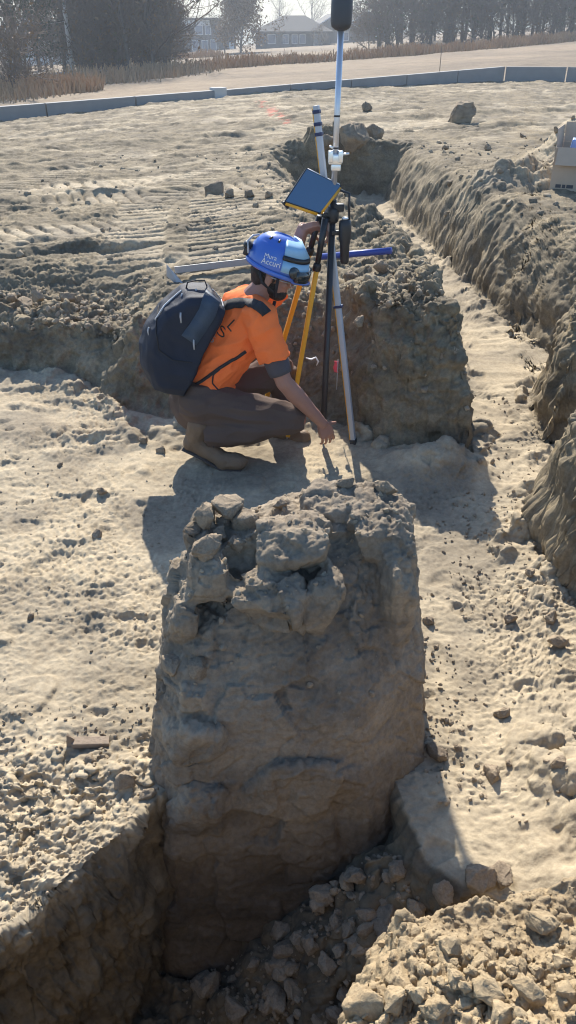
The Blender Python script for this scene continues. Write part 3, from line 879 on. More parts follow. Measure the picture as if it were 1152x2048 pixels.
# ------------------------------------------------------------------ the kneeling surveyor
M_skin = mat('skin', (.36, .19, .14), .55, var=.10, scale=25, bump=.15, bscale=140, spec=.4)
M_shirt = mat('orange_shirt', (.95, .205, .055), .85, var=.06, scale=8, bump=.25, bscale=260, spec=.2)
M_pants = mat('brown_trousers', (.115, .082, .066), .9, var=.2, scale=7, bump=.4, bscale=200, spec=.2)
M_boot = mat('boot_leather', (.18, .12, .072), .7, var=.25, scale=20, bump=.4, bscale=120)
M_sole = mat('boot_sole', (.06, .05, .045), .85, var=.2)
M_hair = mat('dark_hair', (.022, .017, .014), .7, var=.3, scale=90, bump=.8, bscale=220)
M_under = mat('grey_undersleeve', (.075, .07, .08), .85, var=.15, bump=.3, bscale=260)
M_helm = mat('blue_shell', (.045, .14, .52), .28, var=.05, scale=5, coat=.5)
M_black = mat('black_plastic', (.018, .019, .022), .45, var=.2)
M_strap = mat('black_webbing', (.02, .021, .026), .8, var=.2, bump=.4, bscale=300)
M_pack = mat('dark_pack_cloth', (.014, .021, .038), .7, var=.25, scale=12, bump=.35, bscale=240, spec=.35)
M_white = mat('white_print', (.75, .75, .73), .6, var=.03)
M_grey = mat('grey_cord', (.45, .46, .48), .6, var=.1)
M_ltblue = mat('pale_blue_strap', (.28, .50, .70), .5, var=.08)
M_glass = mat('dark_lens', (.02, .03, .035), .12, var=.1, coat=.4)

def A(px, py, Y): return at_y(px, py, Y)
YAW = R(16)
FW = Vector((math.cos(YAW), math.sin(YAW), 0)); LT = Vector((-math.sin(YAW), math.cos(YAW), 0)); UPV = Vector((0, 0, 1))

H1 = A(402, 806, 3.76); H2 = A(416, 800, 4.00); PEL = (H1 + H2) / 2
K1 = A(590, 838, 3.72); AN1 = A(392, 873, 3.71); BALL1 = A(447, 925, 3.66); TOE1 = A(478, 930, 3.645)
K2 = A(566, 735, 4.05); AN2 = A(572, 866, 4.04); TOE2 = A(606, 880, 3.99); HEEL2 = A(556, 880, 4.05)
WA = A(424, 742, 3.88); CH = A(468, 668, 3.88); UC = A(498, 618, 3.87); NB = A(514, 588, 3.86)
S1 = A(522, 640, 3.69); E1 = A(568, 765, 3.64); W1 = A(644, 846, 3.735)
S2 = A(520, 610, 4.05); E2 = A(575, 545, 4.13); W2 = A(606, 458, 3.985)
HC = A(545, 548, 3.85)                                # centre of the head, between the ears
HP = R(17); HY = R(-6)
HF = Vector((math.cos(HY) * math.cos(HP), math.sin(HY) * math.cos(HP), -math.sin(HP)))
HL = Vector((-math.sin(HY), math.cos(HY), 0)); HU = HF.cross(HL)
HR = Matrix((HF, HL, HU)).transposed()
def hd(f, l, u): return HC + HR @ Vector((f, l, u))

def finger_chain(mb, root, d, nrm, lens, r, curl):
    p = Vector(root); d = Vector(d).normalized(); ax = d.cross(nrm).normalized()
    pts = [p - d * .012, p.copy()]
    for i, L in enumerate(lens):
        d = Quaternion(ax, curl[i]) @ d
        p = p + d * L; pts.append(p.copy())
    mb.tube(pts, [r * 1.05, r * 1.05] + [r * k for k in (1, .92, .8)][:len(lens)], 8)
    mb.ell(pts[-1], (r * .8,) * 3, sub=1)

def hand(mb, wrist, d, nrm, side, curl=(.5, .7, .4), spread=.10, thumb_curl=(.1, .3)):
    """d: towards the fingers, nrm: out of the palm, side: +1 puts the thumb at d x nrm"""
    d = Vector(d).normalized(); nrm = Vector(nrm); nrm = (nrm - d * nrm.dot(d)).normalized(); s = d.cross(nrm) * side
    rot = Matrix((d, s, nrm)).transposed()
    mb.hull([Vector(wrist) + rot @ Vector(q) for q in ((0, .026, .016), (0, -.026, .016), (0, .026, -.016), (0, -.026, -.016), (.085, .040, .012), (.08, -.040, .012), (.092, .040, -.014), (.085, -.040, -.014),
                                                      (.05, .044, .015), (.05, -.042, .012), (.05, .044, -.014), (.05, -.042, -.016))])
    for k, (off, L) in enumerate(((.032, (.042, .026, .020)), (.0115, (.046, .030, .022)), (-.010, (.043, .028, .021)), (-.031, (.034, .021, .018)))):
        dd = (d + s * spread * (off / .03)).normalized()
        finger_chain(mb, Vector(wrist) + d * (.088 - abs(off - .01) * .18) + s * off, dd, nrm, L, (.0088, .0090, .0086, .0076)[k], [c * (1 + .12 * k) for c in curl])
    td = (d * .62 + s * .75 + nrm * .35).normalized()
    finger_chain(mb, Vector(wrist) + d * .028 + s * .030 + nrm * .004, td, nrm, (.040, .030, .024), .0100, (0.0, thumb_curl[0], thumb_curl[1]))

# the body: one continuous surface
b = MB()
b.tube([PEL - (WA - PEL) * .25, PEL, WA, CH, UC, NB], [.07, .125, .125, .155, .145, .062], 16, flat=.70, hint=LT)
b.capsule(H1, K1, .075, .060); b.capsule(H2, K2, .075, .060)
b.capsule(K1, AN1, .054, .038); b.capsule(K2, AN2, .054, .038)
b.capsule(AN1, BALL1, .040, .035); b.capsule(AN2 - UPV * .03, TOE2, .040, .032)
b.capsule(UC + LT * -.09, S1, .075, .062); b.capsule(UC + LT * .09, S2, .075, .060)
b.capsule(S1, E1, .058, .043); b.tube([E1, E1.lerp(W1, .3), W1, W1 + (W1 - E1).normalized() * .02], [.043, .046, .029, .028], 12)
b.capsule(S2, E2, .056, .043); b.tube([E2, E2.lerp(W2, .3), W2, W2 + (W2 - E2).normalized() * .02], [.043, .044, .030, .028], 12)
# neck and head with face
b.tube([NB - (NB - UC) * .4, NB, hd(-.02, 0, -.07), hd(-.01, 0, -.02)], [.075, .062, .057, .055], 14)
b.ell(hd(-.005, 0, .03), (.098, .076, .10), HR, 3)
b.ell(hd(.035, 0, -.045), (.058, .058, .066), HR, 3)
b.ell(hd(.062, 0, -.085), (.030, .030, .024), HR, 2)          # chin
b.hull([hd(.088, .008, .012), hd(.088, -.008, .012), hd(.122, .006, -.032), hd(.122, -.006, -.032), hd(.088, .017, -.036), hd(.088, -.017, -.036), hd(.085, 0, -.045)])   # nose
b.ell(hd(.084, 0, .022), (.016, .050, .010), HR, 2)            # brow
b.ell(hd(.080, 0, -.058), (.018, .025, .007), HR, 2); b.ell(hd(.078, 0, -.070), (.018, .023, .008), HR, 2)   # lips
for sgn in (-1, 1):
    b.ell(hd(.066, .034 * sgn, -.022), (.026, .022, .020), HR, 2)       # cheek
    b.ell(hd(-.008, .079 * sgn, -.012), (.019, .008, .032), HR, 2)      # ear
    b.ell(hd(-.002, .080 * sgn, -.036), (.009, .007, .011), HR, 1)
hand(b, W1, (W1 - E1).normalized() * .62 + Vector((.1, .05, -.75)), Vector((-.45, .75, -.1)), 1, curl=(.22, .35, .25), spread=.12, thumb_curl=(.1, .15))
POLE_A = at_z(645, 889, 0.0); POLE_B = at_y(684, 8, 3.96)
hand(b, W2, Vector((.80, -.05, .10)), Vector((.12, -.55, -.8)), 1, curl=(.65, .9, .6), spread=.1, thumb_curl=(.2, .3))
v, f = remesh(b, .0042, 3)
n = vnormals(v, f)
v = v + n * (.0016 * fbm(v[:, 0] * 18, v[:, 1] * 18, v[:, 2] * 18, 2))[:, None].astype(np.float32)
person = thing('person', tuple(PEL * 1.0) and (PEL.x, PEL.y, 0), 'person in orange shirt crouching by the survey pole, one hand reaching to the ground', 'person')
mesh_obj('body', v, f, M_skin, person)

# eyes
for sgn in (-1, 1):
    mb = MB().ell(hd(.084, .031 * sgn, .004), (.010, .013, .008), HR, 2)
    mb.build('eye', M_glass, person)

# hair under the helmet and down the nape
h = MB()
h.ell(hd(-.040, 0, .005), (.074, .080, .072), HR, 2)
h.ell(hd(-.055, 0, -.035), (.046, .062, .045), HR, 2)
h.hull([hd(.030, sg * .078, y) for sg in (-1,) for y in (.0, .03)] + [hd(.012, -.083, -.028), hd(.022, -.080, .03), hd(.008, -.07, .03), hd(.02, -.068, -.02)])
v, f = remesh(h, .005, 2); n = vnormals(v, f)
v = v + n * (.003 * perlin(v[:, 0] * 60, v[:, 1] * 60, v[:, 2] * 25))[:, None]
mesh_obj('hair', v, f, M_hair, person)
h = MB(); h.ell(hd(.046, 0, -.078), (.052, .056, .040), HR, 3); h.ell(hd(.020, -.052, -.050), (.026, .014, .040), HR, 2); h.ell(hd(.020, .052, -.050), (.026, .014, .040), HR, 2)
v, f = remesh(h, .005, 2); n = vnormals(v, f)
v = v + n * (.002 * perlin(v[:, 0] * 90, v[:, 1] * 90, v[:, 2] * 60))[:, None]
mesh_obj('beard', v, f, M_hair, person)

# shirt
s = MB()
s.tube([PEL - (WA - PEL) * .42, PEL + (WA - PEL) * .02, WA, CH, UC, NB - (NB - UC) * .10], [.188, .190, .168, .182, .168, .085], 20, flat=.80, hint=LT)
s.capsule(UC + LT * -.07, S1, .095, .084); s.capsule(UC + LT * .07, S2, .095, .080)
s.tube([S1, S1.lerp(E1, .30), S1.lerp(E1, .62)], [.084, .082, .088], 14)
s.tube([S2, S2.lerp(E2, .3), S2.lerp(E2, .55)], [.080, .076, .080], 14)
v, f = remesh(s, .0055, 5); n = vnormals(v, f)
x, y, z = v[:, 0], v[:, 1], v[:, 2]
fold = np.abs(perlin(x * 7 + z * 5, y * 6, z * 11 - x * 8))
v = v + n * (.013 * fbm(x * 6, y * 6, z * 6, 2) + .020 * (.25 - fold) + .007 * (.2 - np.abs(perlin(x * 16 + z * 8, y * 12, z * 24 - x * 16))))[:, None].astype(np.float32)
mesh_obj('shirt', v, f, M_shirt, person)
SHB = BVHTree.FromPolygons(v.tolist(), f.tolist())

# undershirt sleeve showing below the shirt sleeve
u = MB(); u.tube([S1.lerp(E1, .5), S1.lerp(E1, .65), S1.lerp(E1, .80), S1.lerp(E1, .86)], [.062, .062, .060, .056], 16)
u.build('undershirt_sleeve', M_under, person)

# trousers
t = MB()
t.ell(PEL - UPV * .005 - FW * .02, (.165, .205, .155), Matrix((FW, LT, UPV)).transposed(), 3)
t.ell(H1, (.125, .125, .125), None, 3); t.ell(H2, (.12, .12, .12), None, 3)
t.tube([H1, H1.lerp(K1, .5), K1, K1 + (K1 - H1).normalized() * .05], [.118, .102, .080, .045], 14)
t.tube([H2, H2.lerp(K2, .5), K2, K2 + (K2 - H2).normalized() * .05], [.115, .10, .082, .045], 14)
t.tube([K1, K1.lerp(AN1, .4), AN1.lerp(K1, .22), AN1.lerp(K1, .10)], [.076, .090, .086, .084], 14)
t.tube([K2, K2.lerp(AN2, .4), K2.lerp(AN2, .92)], [.078, .082, .082], 14)
v, f = remesh(t, .0055, 5); n = vnormals(v, f)
x, y, z = v[:, 0], v[:, 1], v[:, 2]
fold = np.abs(perlin(x * 4 + z * 9, y * 6, z * 13 - x * 2))
v = v + n * (.007 * fbm(x * 6, y * 6, z * 6, 2) + .022 * (.22 - fold) + .004 * (.22 - np.abs(perlin(x * 9 + 3, y * 9, z * 26 - x * 5))))[:, None].astype(np.float32)
mesh_obj('trousers', v, f, M_pants, person)

def boot(an, ball, toe, heel, name='boot'):
    m = MB()
    d = (toe - heel).normalized(); side = d.cross(UPV).normalized(); upl = side.cross(d)
    m.capsule(an + upl * .07, an, .062, .058); m.capsule(an, heel, .050, .046); m.capsule(an.lerp(heel, .4), ball, .048, .047); m.capsule(ball, toe, .052, .046); m.capsule(heel, ball, .040, .042)
    v, f = remesh(m, .005, 3); n = vnormals(v, f)
    v = v + n * (.004 * fbm(v[:, 0] * 22, v[:, 1] * 22, v[:, 2] * 22, 2))[:, None].astype(np.float32)
    o = mesh_obj(name, v, f, M_boot, person)
    sm = MB(); sm.tube([heel - upl * .040 - d * .03, heel.lerp(ball, .5) - upl * .038, ball - upl * .040, toe - upl * .035 + d * .03], [.040, .038, .046, .034], 12, flat=.28, hint=side)
    so = sm.build('sole', M_sole, o)
    lc = MB()
    for k in range(4):
        q = an.lerp(ball, .15 + .16 * k) + upl * .045
        lc.tube([q - side * .03, q + upl * .010, q + side * .03], .004, 6)
    lc.build('laces', M_strap, o)
    return o
boot(AN1, BALL1 + UPV * .012, TOE1 + UPV * .02, A(382, 886, 3.71))
boot(AN2, AN2.lerp(TOE2, .7), TOE2 + UPV * .015, HEEL2 + UPV * .03)

# ------------------------------------------------------------------ helmet (worn: lies on the head, so a thing of its own)
helmet = thing('safety_helmet', hd(0, 0, .05), 'blue safety helmet with pale goggles pushed up, worn by the crouching surveyor', 'helmet')
HB0 = .046                                               # height of the rim above the head centre
prof = [(0.0, 1.0), (.2, .98), (.45, .89), (.7, .71), (.88, .47), (.97, .24), (1.0, 0.0)]
def shell_pt(az, k, r0=(.150, .118, .150), inflate=0.0):
    # k: 0 rim .. 1 crown
    a = k * math.pi / 2
    rr = math.cos(a) ** .82
    f = math.cos(az); l = math.sin(az)
    ridge = 1 + .04 * math.exp(-(l / .35) ** 2) * math.sin(a)
    fx = (r0[0] + inflate) * rr * f + .006; lx = (r0[1] + inflate) * rr * l
    ux = HB0 + (r0[2] + inflate) * math.sin(a) * ridge - .010 * (1 - k) * f
    return hd(fx, lx, ux)
vs, fs = [], []; NA, NK = 56, 22
for i in range(NK + 1):
    for j in range(NA):
        p = shell_pt(2 * math.pi * j / NA, i / NK)
        groove = .004 * (math.exp(-((i / NK - .55) / .03) ** 2)) * (1 if .6 < abs(math.sin(2 * math.pi * j / NA)) else 0)
        vs.append(p - (p - hd(0, 0, .03)).normalized() * groove)
n0 = len(vs)
for i in range(NK + 1):
    for j in range(NA): vs.append(shell_pt(2 * math.pi * j / NA, i / NK, (.144, .112, .145)))
for i in range(NK):
    for j in range(NA):
        a, c = i * NA + j, i * NA + (j + 1) % NA
        fs.append((a, c, c + NA, a + NA)); fs.append((n0 + a, n0 + a + NA, n0 + c + NA, n0 + c))
for j in range(NA): fs.append((j, n0 + j, n0 + (j + 1) % NA, (j + 1) % NA))
mesh_obj('shell', vs, fs, M_helm, helmet)
# lower band and peak
m = MB()
ring = [shell_pt(2 * math.pi * j / 40, 0, (.151, .119, .15)) - HU * .010 for j in range(41)]
m.tube(ring, .012, 8, flat=.42, hint=HU); m.build('rim_band', M_helm, helmet)
m = MB(); pk = []
for j in range(-8, 9):
    az = j / 8 * R(58)
    pk.append((hd(.145 * math.cos(az) + .006, .115 * math.sin(az), HB0 - .012), hd((.178 * math.cos(az)) + .012, .112 * math.sin(az), HB0 - .032)))
vs = []
for a, c in pk: vs += [a + HU * .004, c + HU * .003, c - HU * .003, a - HU * .004]
fs = []
for j in range(16):
    k = j * 4
    for q in range(4): fs.append((k + q, k + (q + 1) % 4, k + 4 + (q + 1) % 4, k + 4 + q))
fs += [(0, 3, 2, 1), (64, 65, 66, 67)]
m.add(vs, fs); m.build('peak', M_helm, helmet)
# crown vents
for az, k in ((R(-70), .62), (R(-100), .62), (R(-130), .6)):
    p = shell_pt(az, k); q = shell_pt(az, k + .09)
    MB().tube([p, q], [.006, .005], 8).build('vent', M_black, helmet)
# goggles strapped round the front: strap with a dark stripe, lens body
def band(k0, k1, a0, a1, infl, nn=20):
    vs, fs = [], []
    for j in range(nn + 1):
        az = a0 + (a1 - a0) * j / nn
        for k, e in ((k0, infl), (k1, infl), (k1, 0), (k0, 0)): vs.append(shell_pt(az, k, inflate=e))
    for j in range(nn):
        for q in range(4): fs.append((j * 4 + q, j * 4 + (q + 1) % 4, j * 4 + 4 + (q + 1) % 4, j * 4 + 4 + q))
    fs += [(0, 3, 2, 1), (nn * 4, nn * 4 + 1, nn * 4 + 2, nn * 4 + 3)]
    return vs, fs
gog = MB(); gog.add(*band(.37, .72, R(-78), R(60), .016)); go_ = gog.build('goggle_strap', M_ltblue, helmet)
gog = MB(); gog.add(*band(.28, .36, R(-80), R(60), .018)); gog.build('goggle_stripe', M_black, helmet)
gog = MB(); gog.add(*band(.06, .27, R(-78), R(60), .014)); gog.build('goggle_strap', M_ltblue, helmet)
gl = MB(); gl.ell(shell_pt(R(-52), .10, inflate=.010), (.034, .016, .030), frame(shell_pt(R(-52), .10) - hd(0, 0, .02), HF) @ Matrix(((1, 0, 0), (0, 0, 1), (0, 1, 0))), 3)
gl.add(*band(-.05, .14, R(-50), R(50), .028)); gl.build('goggle_lens', M_glass, helmet)
# clip and knob at the back
m = MB(); m.ell(hd(-.150, -.03, .105), (.024, .035, .022), HR, 2); m.box(hd(-.150, 0, .075), (.03, .06, .05), HR, .008); m.build('rear_clip', M_black, helmet)
m = MB(); m.tube([hd(-.135, -.075, .08), hd(-.155, -.05, .125), hd(-.14, -.01, .15), hd(-.115, .02, .155)], .005, 6); m.build('clip_cord', M_grey, helmet)
# chin strap
m = MB()
m.tube([hd(.035, -.088, .02), hd(.04, -.084, -.03), hd(.046, -.062, -.085), hd(.05, 0, -.118), hd(.046, .062, -.085), hd(.04, .084, .0)], .0075, 8, flat=.4, hint=HF)
m.tube([hd(-.06, -.088, .02), hd(-.035, -.086, -.03), hd(.03, -.075, -.06)], .0075, 8, flat=.4, hint=HF)
m.tube([hd(.05, -.02, -.118), hd(.052, -.03, -.19), hd(.050, -.03, -.27)], .0085, 8, flat=.4, hint=HF)
m.build('chin_strap', M_strap, helmet)
# safety glasses on the face
m = MB()
m.tube([hd(.0, -.083, .006), hd(.06, -.078, .004), hd(.098, -.060, .002)], .0028, 6)
m.tube([hd(.098, -.060, .010), hd(.114, -.030, .010), hd(.120, 0, .008), hd(.114, .030, .010), hd(.098, .060, .010)], .0028, 6)
m.tube([hd(.098, -.060, .0), hd(.108, -.045, -.020), hd(.116, -.016, -.018), hd(.120, 0, -.0)], .0022, 6)
m.build('glasses', M_grey, person)

def text_mesh(body, size, depth=.0015, align='LEFT'):
    c = bpy.data.curves.new('t', 'FONT'); c.body = body; c.size = size; c.extrude = 0; c.align_x = align; c.resolution_u = 3
    o = bpy.data.objects.new('t', c); COL.objects.link(o)
    dg = bpy.context.evaluated_depsgraph_get(); dg.update()
    me = bpy.data.meshes.new_from_object(o.evaluated_get(dg))
    bm = bmesh.new(); bm.from_mesh(me)
    bmesh.ops.triangulate(bm, faces=bm.faces[:])
    bmesh.ops.subdivide_edges(bm, edges=[e for e in bm.edges if e.calc_length() > size * .2], cuts=2)
    bmesh.ops.triangulate(bm, faces=bm.faces[:])
    bm.verts.index_update()
    v = [x.co.copy() for x in bm.verts]; f = [[x.index for x in q.verts] for q in bm.faces]
    bm.free(); bpy.data.objects.remove(o); bpy.data.curves.remove(c); bpy.data.meshes.remove(me)
    return v, f

def decal(name, body, size, org, xd, nd, bvh, m, parent, off=.0025):
    """lettering laid on to a curved surface"""
    v, f = text_mesh(body, size)
    nd = Vector(nd).normalized(); xd = Vector(xd); xd = (xd - nd * xd.dot(nd)).normalized(); yd = nd.cross(xd)
    out = []
    for p in v:
        q = Vector(org) + xd * p.x + yd * p.y
        h = bvh.ray_cast(q + nd * .15, -nd)
        out.append((h[0] + nd * off) if h[0] is not None else q)
    return mesh_obj(name, out, f, m, parent, smooth=False)

sv = [];
dsh = bpy.data.objects[[o.name for o in helmet.children if o.name.startswith('shell')][0]]
SB = BVHTree.FromPolygons([dsh.data.vertices[i].co + Vector(helmet.location) for i in range(len(dsh.data.vertices))], [tuple(p.vertices) for p in dsh.data.polygons])
nd = (shell_pt(R(-98), .3) - hd(0, 0, .06)).normalized()
decal('helmet_lettering', 'Mura', .030, hd(-.058, -.11, .096), HF, nd, SB, M_white, helmet)
decal('helmet_lettering', 'Accuri', .036, hd(-.064, -.11, .066), HF, nd, SB, M_white, helmet)

# ------------------------------------------------------------------ backpack
def shirt_hit(px, py):
    u_, dy, dz = ray(px, py)
    h = SHB.ray_cast(Vector((0, 0, CAMZ)), Vector((u_, dy, dz)).normalized())
    return h[0], h[1]
PY = 3.80
pack = thing('backpack', A(360, 690, PY), 'dark blue and black backpack on the back of the crouching person', 'backpack')
prof = [(366, 578), (420, 574), (446, 606), (400, 675), (376, 755), (362, 782), (300, 768), (284, 726), (283, 690), (294, 650), (323, 606)]
C0 = A(358, 680, PY)
m = MB(); pts = []
for off, k in ((-.14, .82), (-.115, .95), (-.05, 1.0), (.05, 1.0), (.115, .95), (.14, .82)):
    for px, py in prof:
        p = A(px, py, PY); pts.append(C0 + (p - C0) * k + LT * off)
m.hull(pts); v, f = remesh(m, .006, 8); n = vnormals(v, f)
x, y, z = v[:, 0], v[:, 1], v[:, 2]
v = v + n * (.012 * fbm(x * 7, y * 7, z * 7, 2) + .006 * (.3 - np.abs(perlin(x * 12, y * 12, z * 14 + x * 6))))[:, None].astype(np.float32)
mesh_obj('pack_body', v, f, M_pack, pack)
PKB = BVHTree.FromPolygons(v.tolist(), f.tolist())
M_pack2 = mat('blue_grey_pack_panel', (.035, .06, .095), .6, var=.2, scale=12, bump=.3, bscale=240)
def pack_hit(px, py):
    u_, dy, dz = ray(px, py)
    h = PKB.ray_cast(Vector((0, 0, CAMZ)), Vector((u_, dy, dz)).normalized())
    return h[0], h[1]
def ribbon(mb, pix, hitf, wd, th=.004, lift=.004, extra=()):
    P = []
    for px, py in pix:
        p, nn = hitf(px, py)
        if p is None: continue
        if nn.dot(Vector((0, 0, CAMZ)) - p) < 0: nn = -nn
        P.append((p + nn * lift, nn))
    if len(P) < 2: return
    vs, fs = [], []
    for i, (p, nn) in enumerate(P):
        d = (P[min(i + 1, len(P) - 1)][0] - P[max(i - 1, 0)][0]).normalized(); s_ = d.cross(nn).normalized()
        for a, c in ((-1, 1), (1, 1), (1, -1), (-1, -1)): vs.append(p + s_ * a * wd / 2 + nn * c * th / 2)
    for i in range(len(P) - 1):
        for q in range(4): fs.append((i * 4 + q, i * 4 + (q + 1) % 4, i * 4 + 4 + (q + 1) % 4, i * 4 + 4 + q))
    e = (len(P) - 1) * 4; fs += [(0, 3, 2, 1), (e, e + 1, e + 2, e + 3)]
    mb.add(vs, fs)
def lerp_pix(pts, n=10):
    out = []
    for (a, b_), (c, d) in zip(pts[:-1], pts[1:]):
        for i in range(n): out.append((a + (c - a) * i / n, b_ + (d - b_) * i / n))
    return out + [pts[-1]]
# lighter side panel, pocket seams, zips
m = MB(); ribbon(m, lerp_pix([(425, 592), (415, 625), (396, 655), (378, 680)]), pack_hit, .085, .006, .003); m.build('side_panel', M_pack2, pack)
m = MB(); ribbon(m, lerp_pix([(318, 612), (312, 660), (318, 700), (345, 720), (385, 725)]), pack_hit, .006, .004, .003); m.build('pocket_seam', M_strap, pack)
m = MB(); ribbon(m, lerp_pix([(364, 582), (352, 592), (330, 612), (312, 640)]), pack_hit, .008, .006, .004); m.build('zipper', M_grey, pack)
m = MB(); ribbon(m, lerp_pix([(424, 580), (440, 596), (446, 615)]), pack_hit, .007, .005, .004); m.build('zipper', M_grey, pack)
for px, py in ((366, 588), (392, 580), (362, 625), (388, 678), (300, 655)):
    p, nn = pack_hit(px, py)
    if p is not None:
        MB().tube([p + nn * .006, p + nn * .014 - UPV * .02, p + nn * .010 - UPV * .05], [.004, .0045, .003], 6).build('zip_pull', M_grey, pack)
p0 = A(372, 577, PY); p1 = A(414, 573, PY)
MB().tube([p0, p0 + Vector((.01, 0, .03)), p0.lerp(p1, .5) + UPV * .035, p1 + Vector((-.01, 0, .03)), p1], .007, 8, flat=.5).build('haul_loop', M_strap, pack)
# straps over the shirt
m = MB(); ribbon(m, lerp_pix([(446, 614), (470, 607), (500, 606), (520, 614), (533, 628)], 5), shirt_hit, .050, .010, .006); m.build('shoulder_strap', M_strap, pack)
m = MB(); ribbon(m, lerp_pix([(372, 782), (405, 762), (440, 735), (470, 717), (492, 703)], 6), shirt_hit, .016, .005, .004); m.build('lower_strap', M_strap, pack)
m = MB(); ribbon(m, lerp_pix([(440, 738), (427, 750), (425, 766), (436, 780)], 5), shirt_hit, .006, .005, .004); m.build('strap_tail', M_strap, pack)
# lettering on the back of the shirt, partly covered by the bag
xd = None
for txt, size, px, py, mm in (('L', .080, 452, 652, M_black), ('RS', .080, 424, 656, M_black), ('PS', .055, 416, 676, M_grey)):
    p, nn = shirt_hit(px, py)
    if p is None: continue
    q, _ = shirt_hit(px + 10, py + 12)
    q2 = q if q is not None else p + FW
    decal('shirt_lettering', txt, size, p, q2 - p, nn, SHB, mm, person, .002)
# ------------------------------------------------------------------ survey gear
M_alu = mat('brushed_aluminium', (.62, .62, .64), .35, metal=.7, var=.05, scale=60)
M_chrome = mat('bright_clamp_metal', (.85, .85, .84), .25, metal=.6, var=.05)
M_yellow = mat('yellow_enamel', (.72, .36, .02), .45, var=.08, coat=.2)
M_carbon = mat('black_carbon', (.022, .023, .026), .4, var=.15)
M_recv = mat('dark_grey_housing', (.05, .055, .065), .5, var=.1)
M_screen = mat('dark_blue_screen', (.07, .14, .24), .38, var=.04, coat=.5)

PD = (POLE_B - POLE_A).normalized()
def pole_at(py):
    """point of the pole at a picture height"""
    lo, hi = 0.0, (POLE_B - POLE_A).length * 1.2
    for _ in range(40):
        mid = (lo + hi) / 2; p = POLE_A + PD * mid
        dep = p.y * _c + (CAMZ - p.z) * _s; up = (p.y * _s - (CAMZ - p.z) * _c) / dep
        if 1024 - up * FPX > py: lo = mid
        else: hi = mid
    return POLE_A + PD * lo
pole = thing('survey_pole', POLE_A, 'tall black and silver survey pole with dark receiver on top and yellow legs', 'survey pole')
fr = frame(PD, (1, 0, 0))
T0, T1, T2, T3 = POLE_A, pole_at(400), pole_at(318), pole_at(60)
MB().lathe(T0, [(.002, 0), (.007, .05), (.014, .06), (.0165, .07), (.0165, (T1 - T0).length)], 16, fr).build('lower_pole', M_carbon, pole)
MB().lathe(T1, [(.0135, 0), (.0135, (T3 - T1).length)], 16, fr).build('upper_pole', M_alu, pole)
for py in (232, 296): MB().lathe(pole_at(py), [(.0135, -.004), (.0148, -.002), (.0148, .002), (.0135, .004)], 16, fr).build('joint_ring', M_carbon, pole)
c = MB(); c.box(T2, (.062, .05, .045), fr, .006); c.box(T2 + fr.col[0] * .005 - fr.col[2] * .035, (.045, .045, .03), fr, .005); c.box(T2 - fr.col[0] * .022 - fr.col[1] * .012 + fr.col[2] * .012, (.022, .04, .05), fr, .004)
c.box(T2 + fr.col[0] * .024 - fr.col[1] * .012 + fr.col[2] * .012, (.022, .04, .05), fr, .004)
co = c.build('clamp', M_chrome, pole)
MB().tube([T2 + fr.col[0] * .03 + fr.col[2] * .02, T2 + fr.col[0] * .065 + fr.col[2] * .024], .005, 8).build('lever', M_chrome, co)
MB().tube([T2 - fr.col[0] * .012 + fr.col[2] * .05 - fr.col[1] * .02, T2 - fr.col[0] * .03 + fr.col[2] * .056 - fr.col[1] * .02], .005, 8).build('lever', M_chrome, co)
rv = MB().lathe(T3, [(.012, -.004), (.026, .0), (.040, .010), (.045, .025), (.0465, .06), (.0465, .105), (.044, .118), (.0395, .122), (.0395, .150), (.040, .165), (.034, .185), (.015, .195)], 32, fr).build('receiver', M_recv, pole)
ind = MB()
for k in range(8):
    a = 2 * math.pi * k / 8
    ind.ell(T3 + fr @ Vector((.0395 * math.cos(a), .0395 * math.sin(a), .135)), (.0045,) * 3, sub=1)
ind.build('indicator_ring', M_grey, rv)
# tripod head, legs
TH = pole_at(432)
c = MB(); c.lathe(TH - PD * .03, [(.024, 0), (.030, .01), (.030, .06), (.024, .07)], 16, fr); c.box(TH - fr.col[0] * .03, (.05, .03, .03), fr, .004); c.box(TH + fr.col[0] * .028 + PD * .04, (.05, .04, .035), fr, .006); c.build('tripod_head', M_black, pole)
L1 = [A(651, 436, 3.92), A(629, 532, 3.945), at_z(574, 881, 0.0)]
L2 = [A(640, 432, 3.98), A(622, 500, 4.03), at_z(520, 842, 0.0)]
for a, k, e in (L1, L2):
    d = (e - a).normalized(); ff = frame(d, (1, 0, 0))
    k = a + d * (k - a).dot(d)
    lg = MB().tube([a, k], [.017, .014], 12).build('leg', M_carbon, pole)
    lo = MB(); ln = (e - k).length - .03
    lo.box(k + d * ln / 2, (.024, .036, ln), ff, .004); lo.build('lower_leg', M_yellow, lg)
    MB().lathe(k - d * .02, [(.017, 0), (.021, .008), (.021, .036), (.015, .044)], 12, ff).build('leg_lock', M_black, lg)
    MB().lathe(e - d * .05, [(.012, 0), (.010, .025), (.002, .055)], 10, ff).build('foot_spike', M_alu, lg)
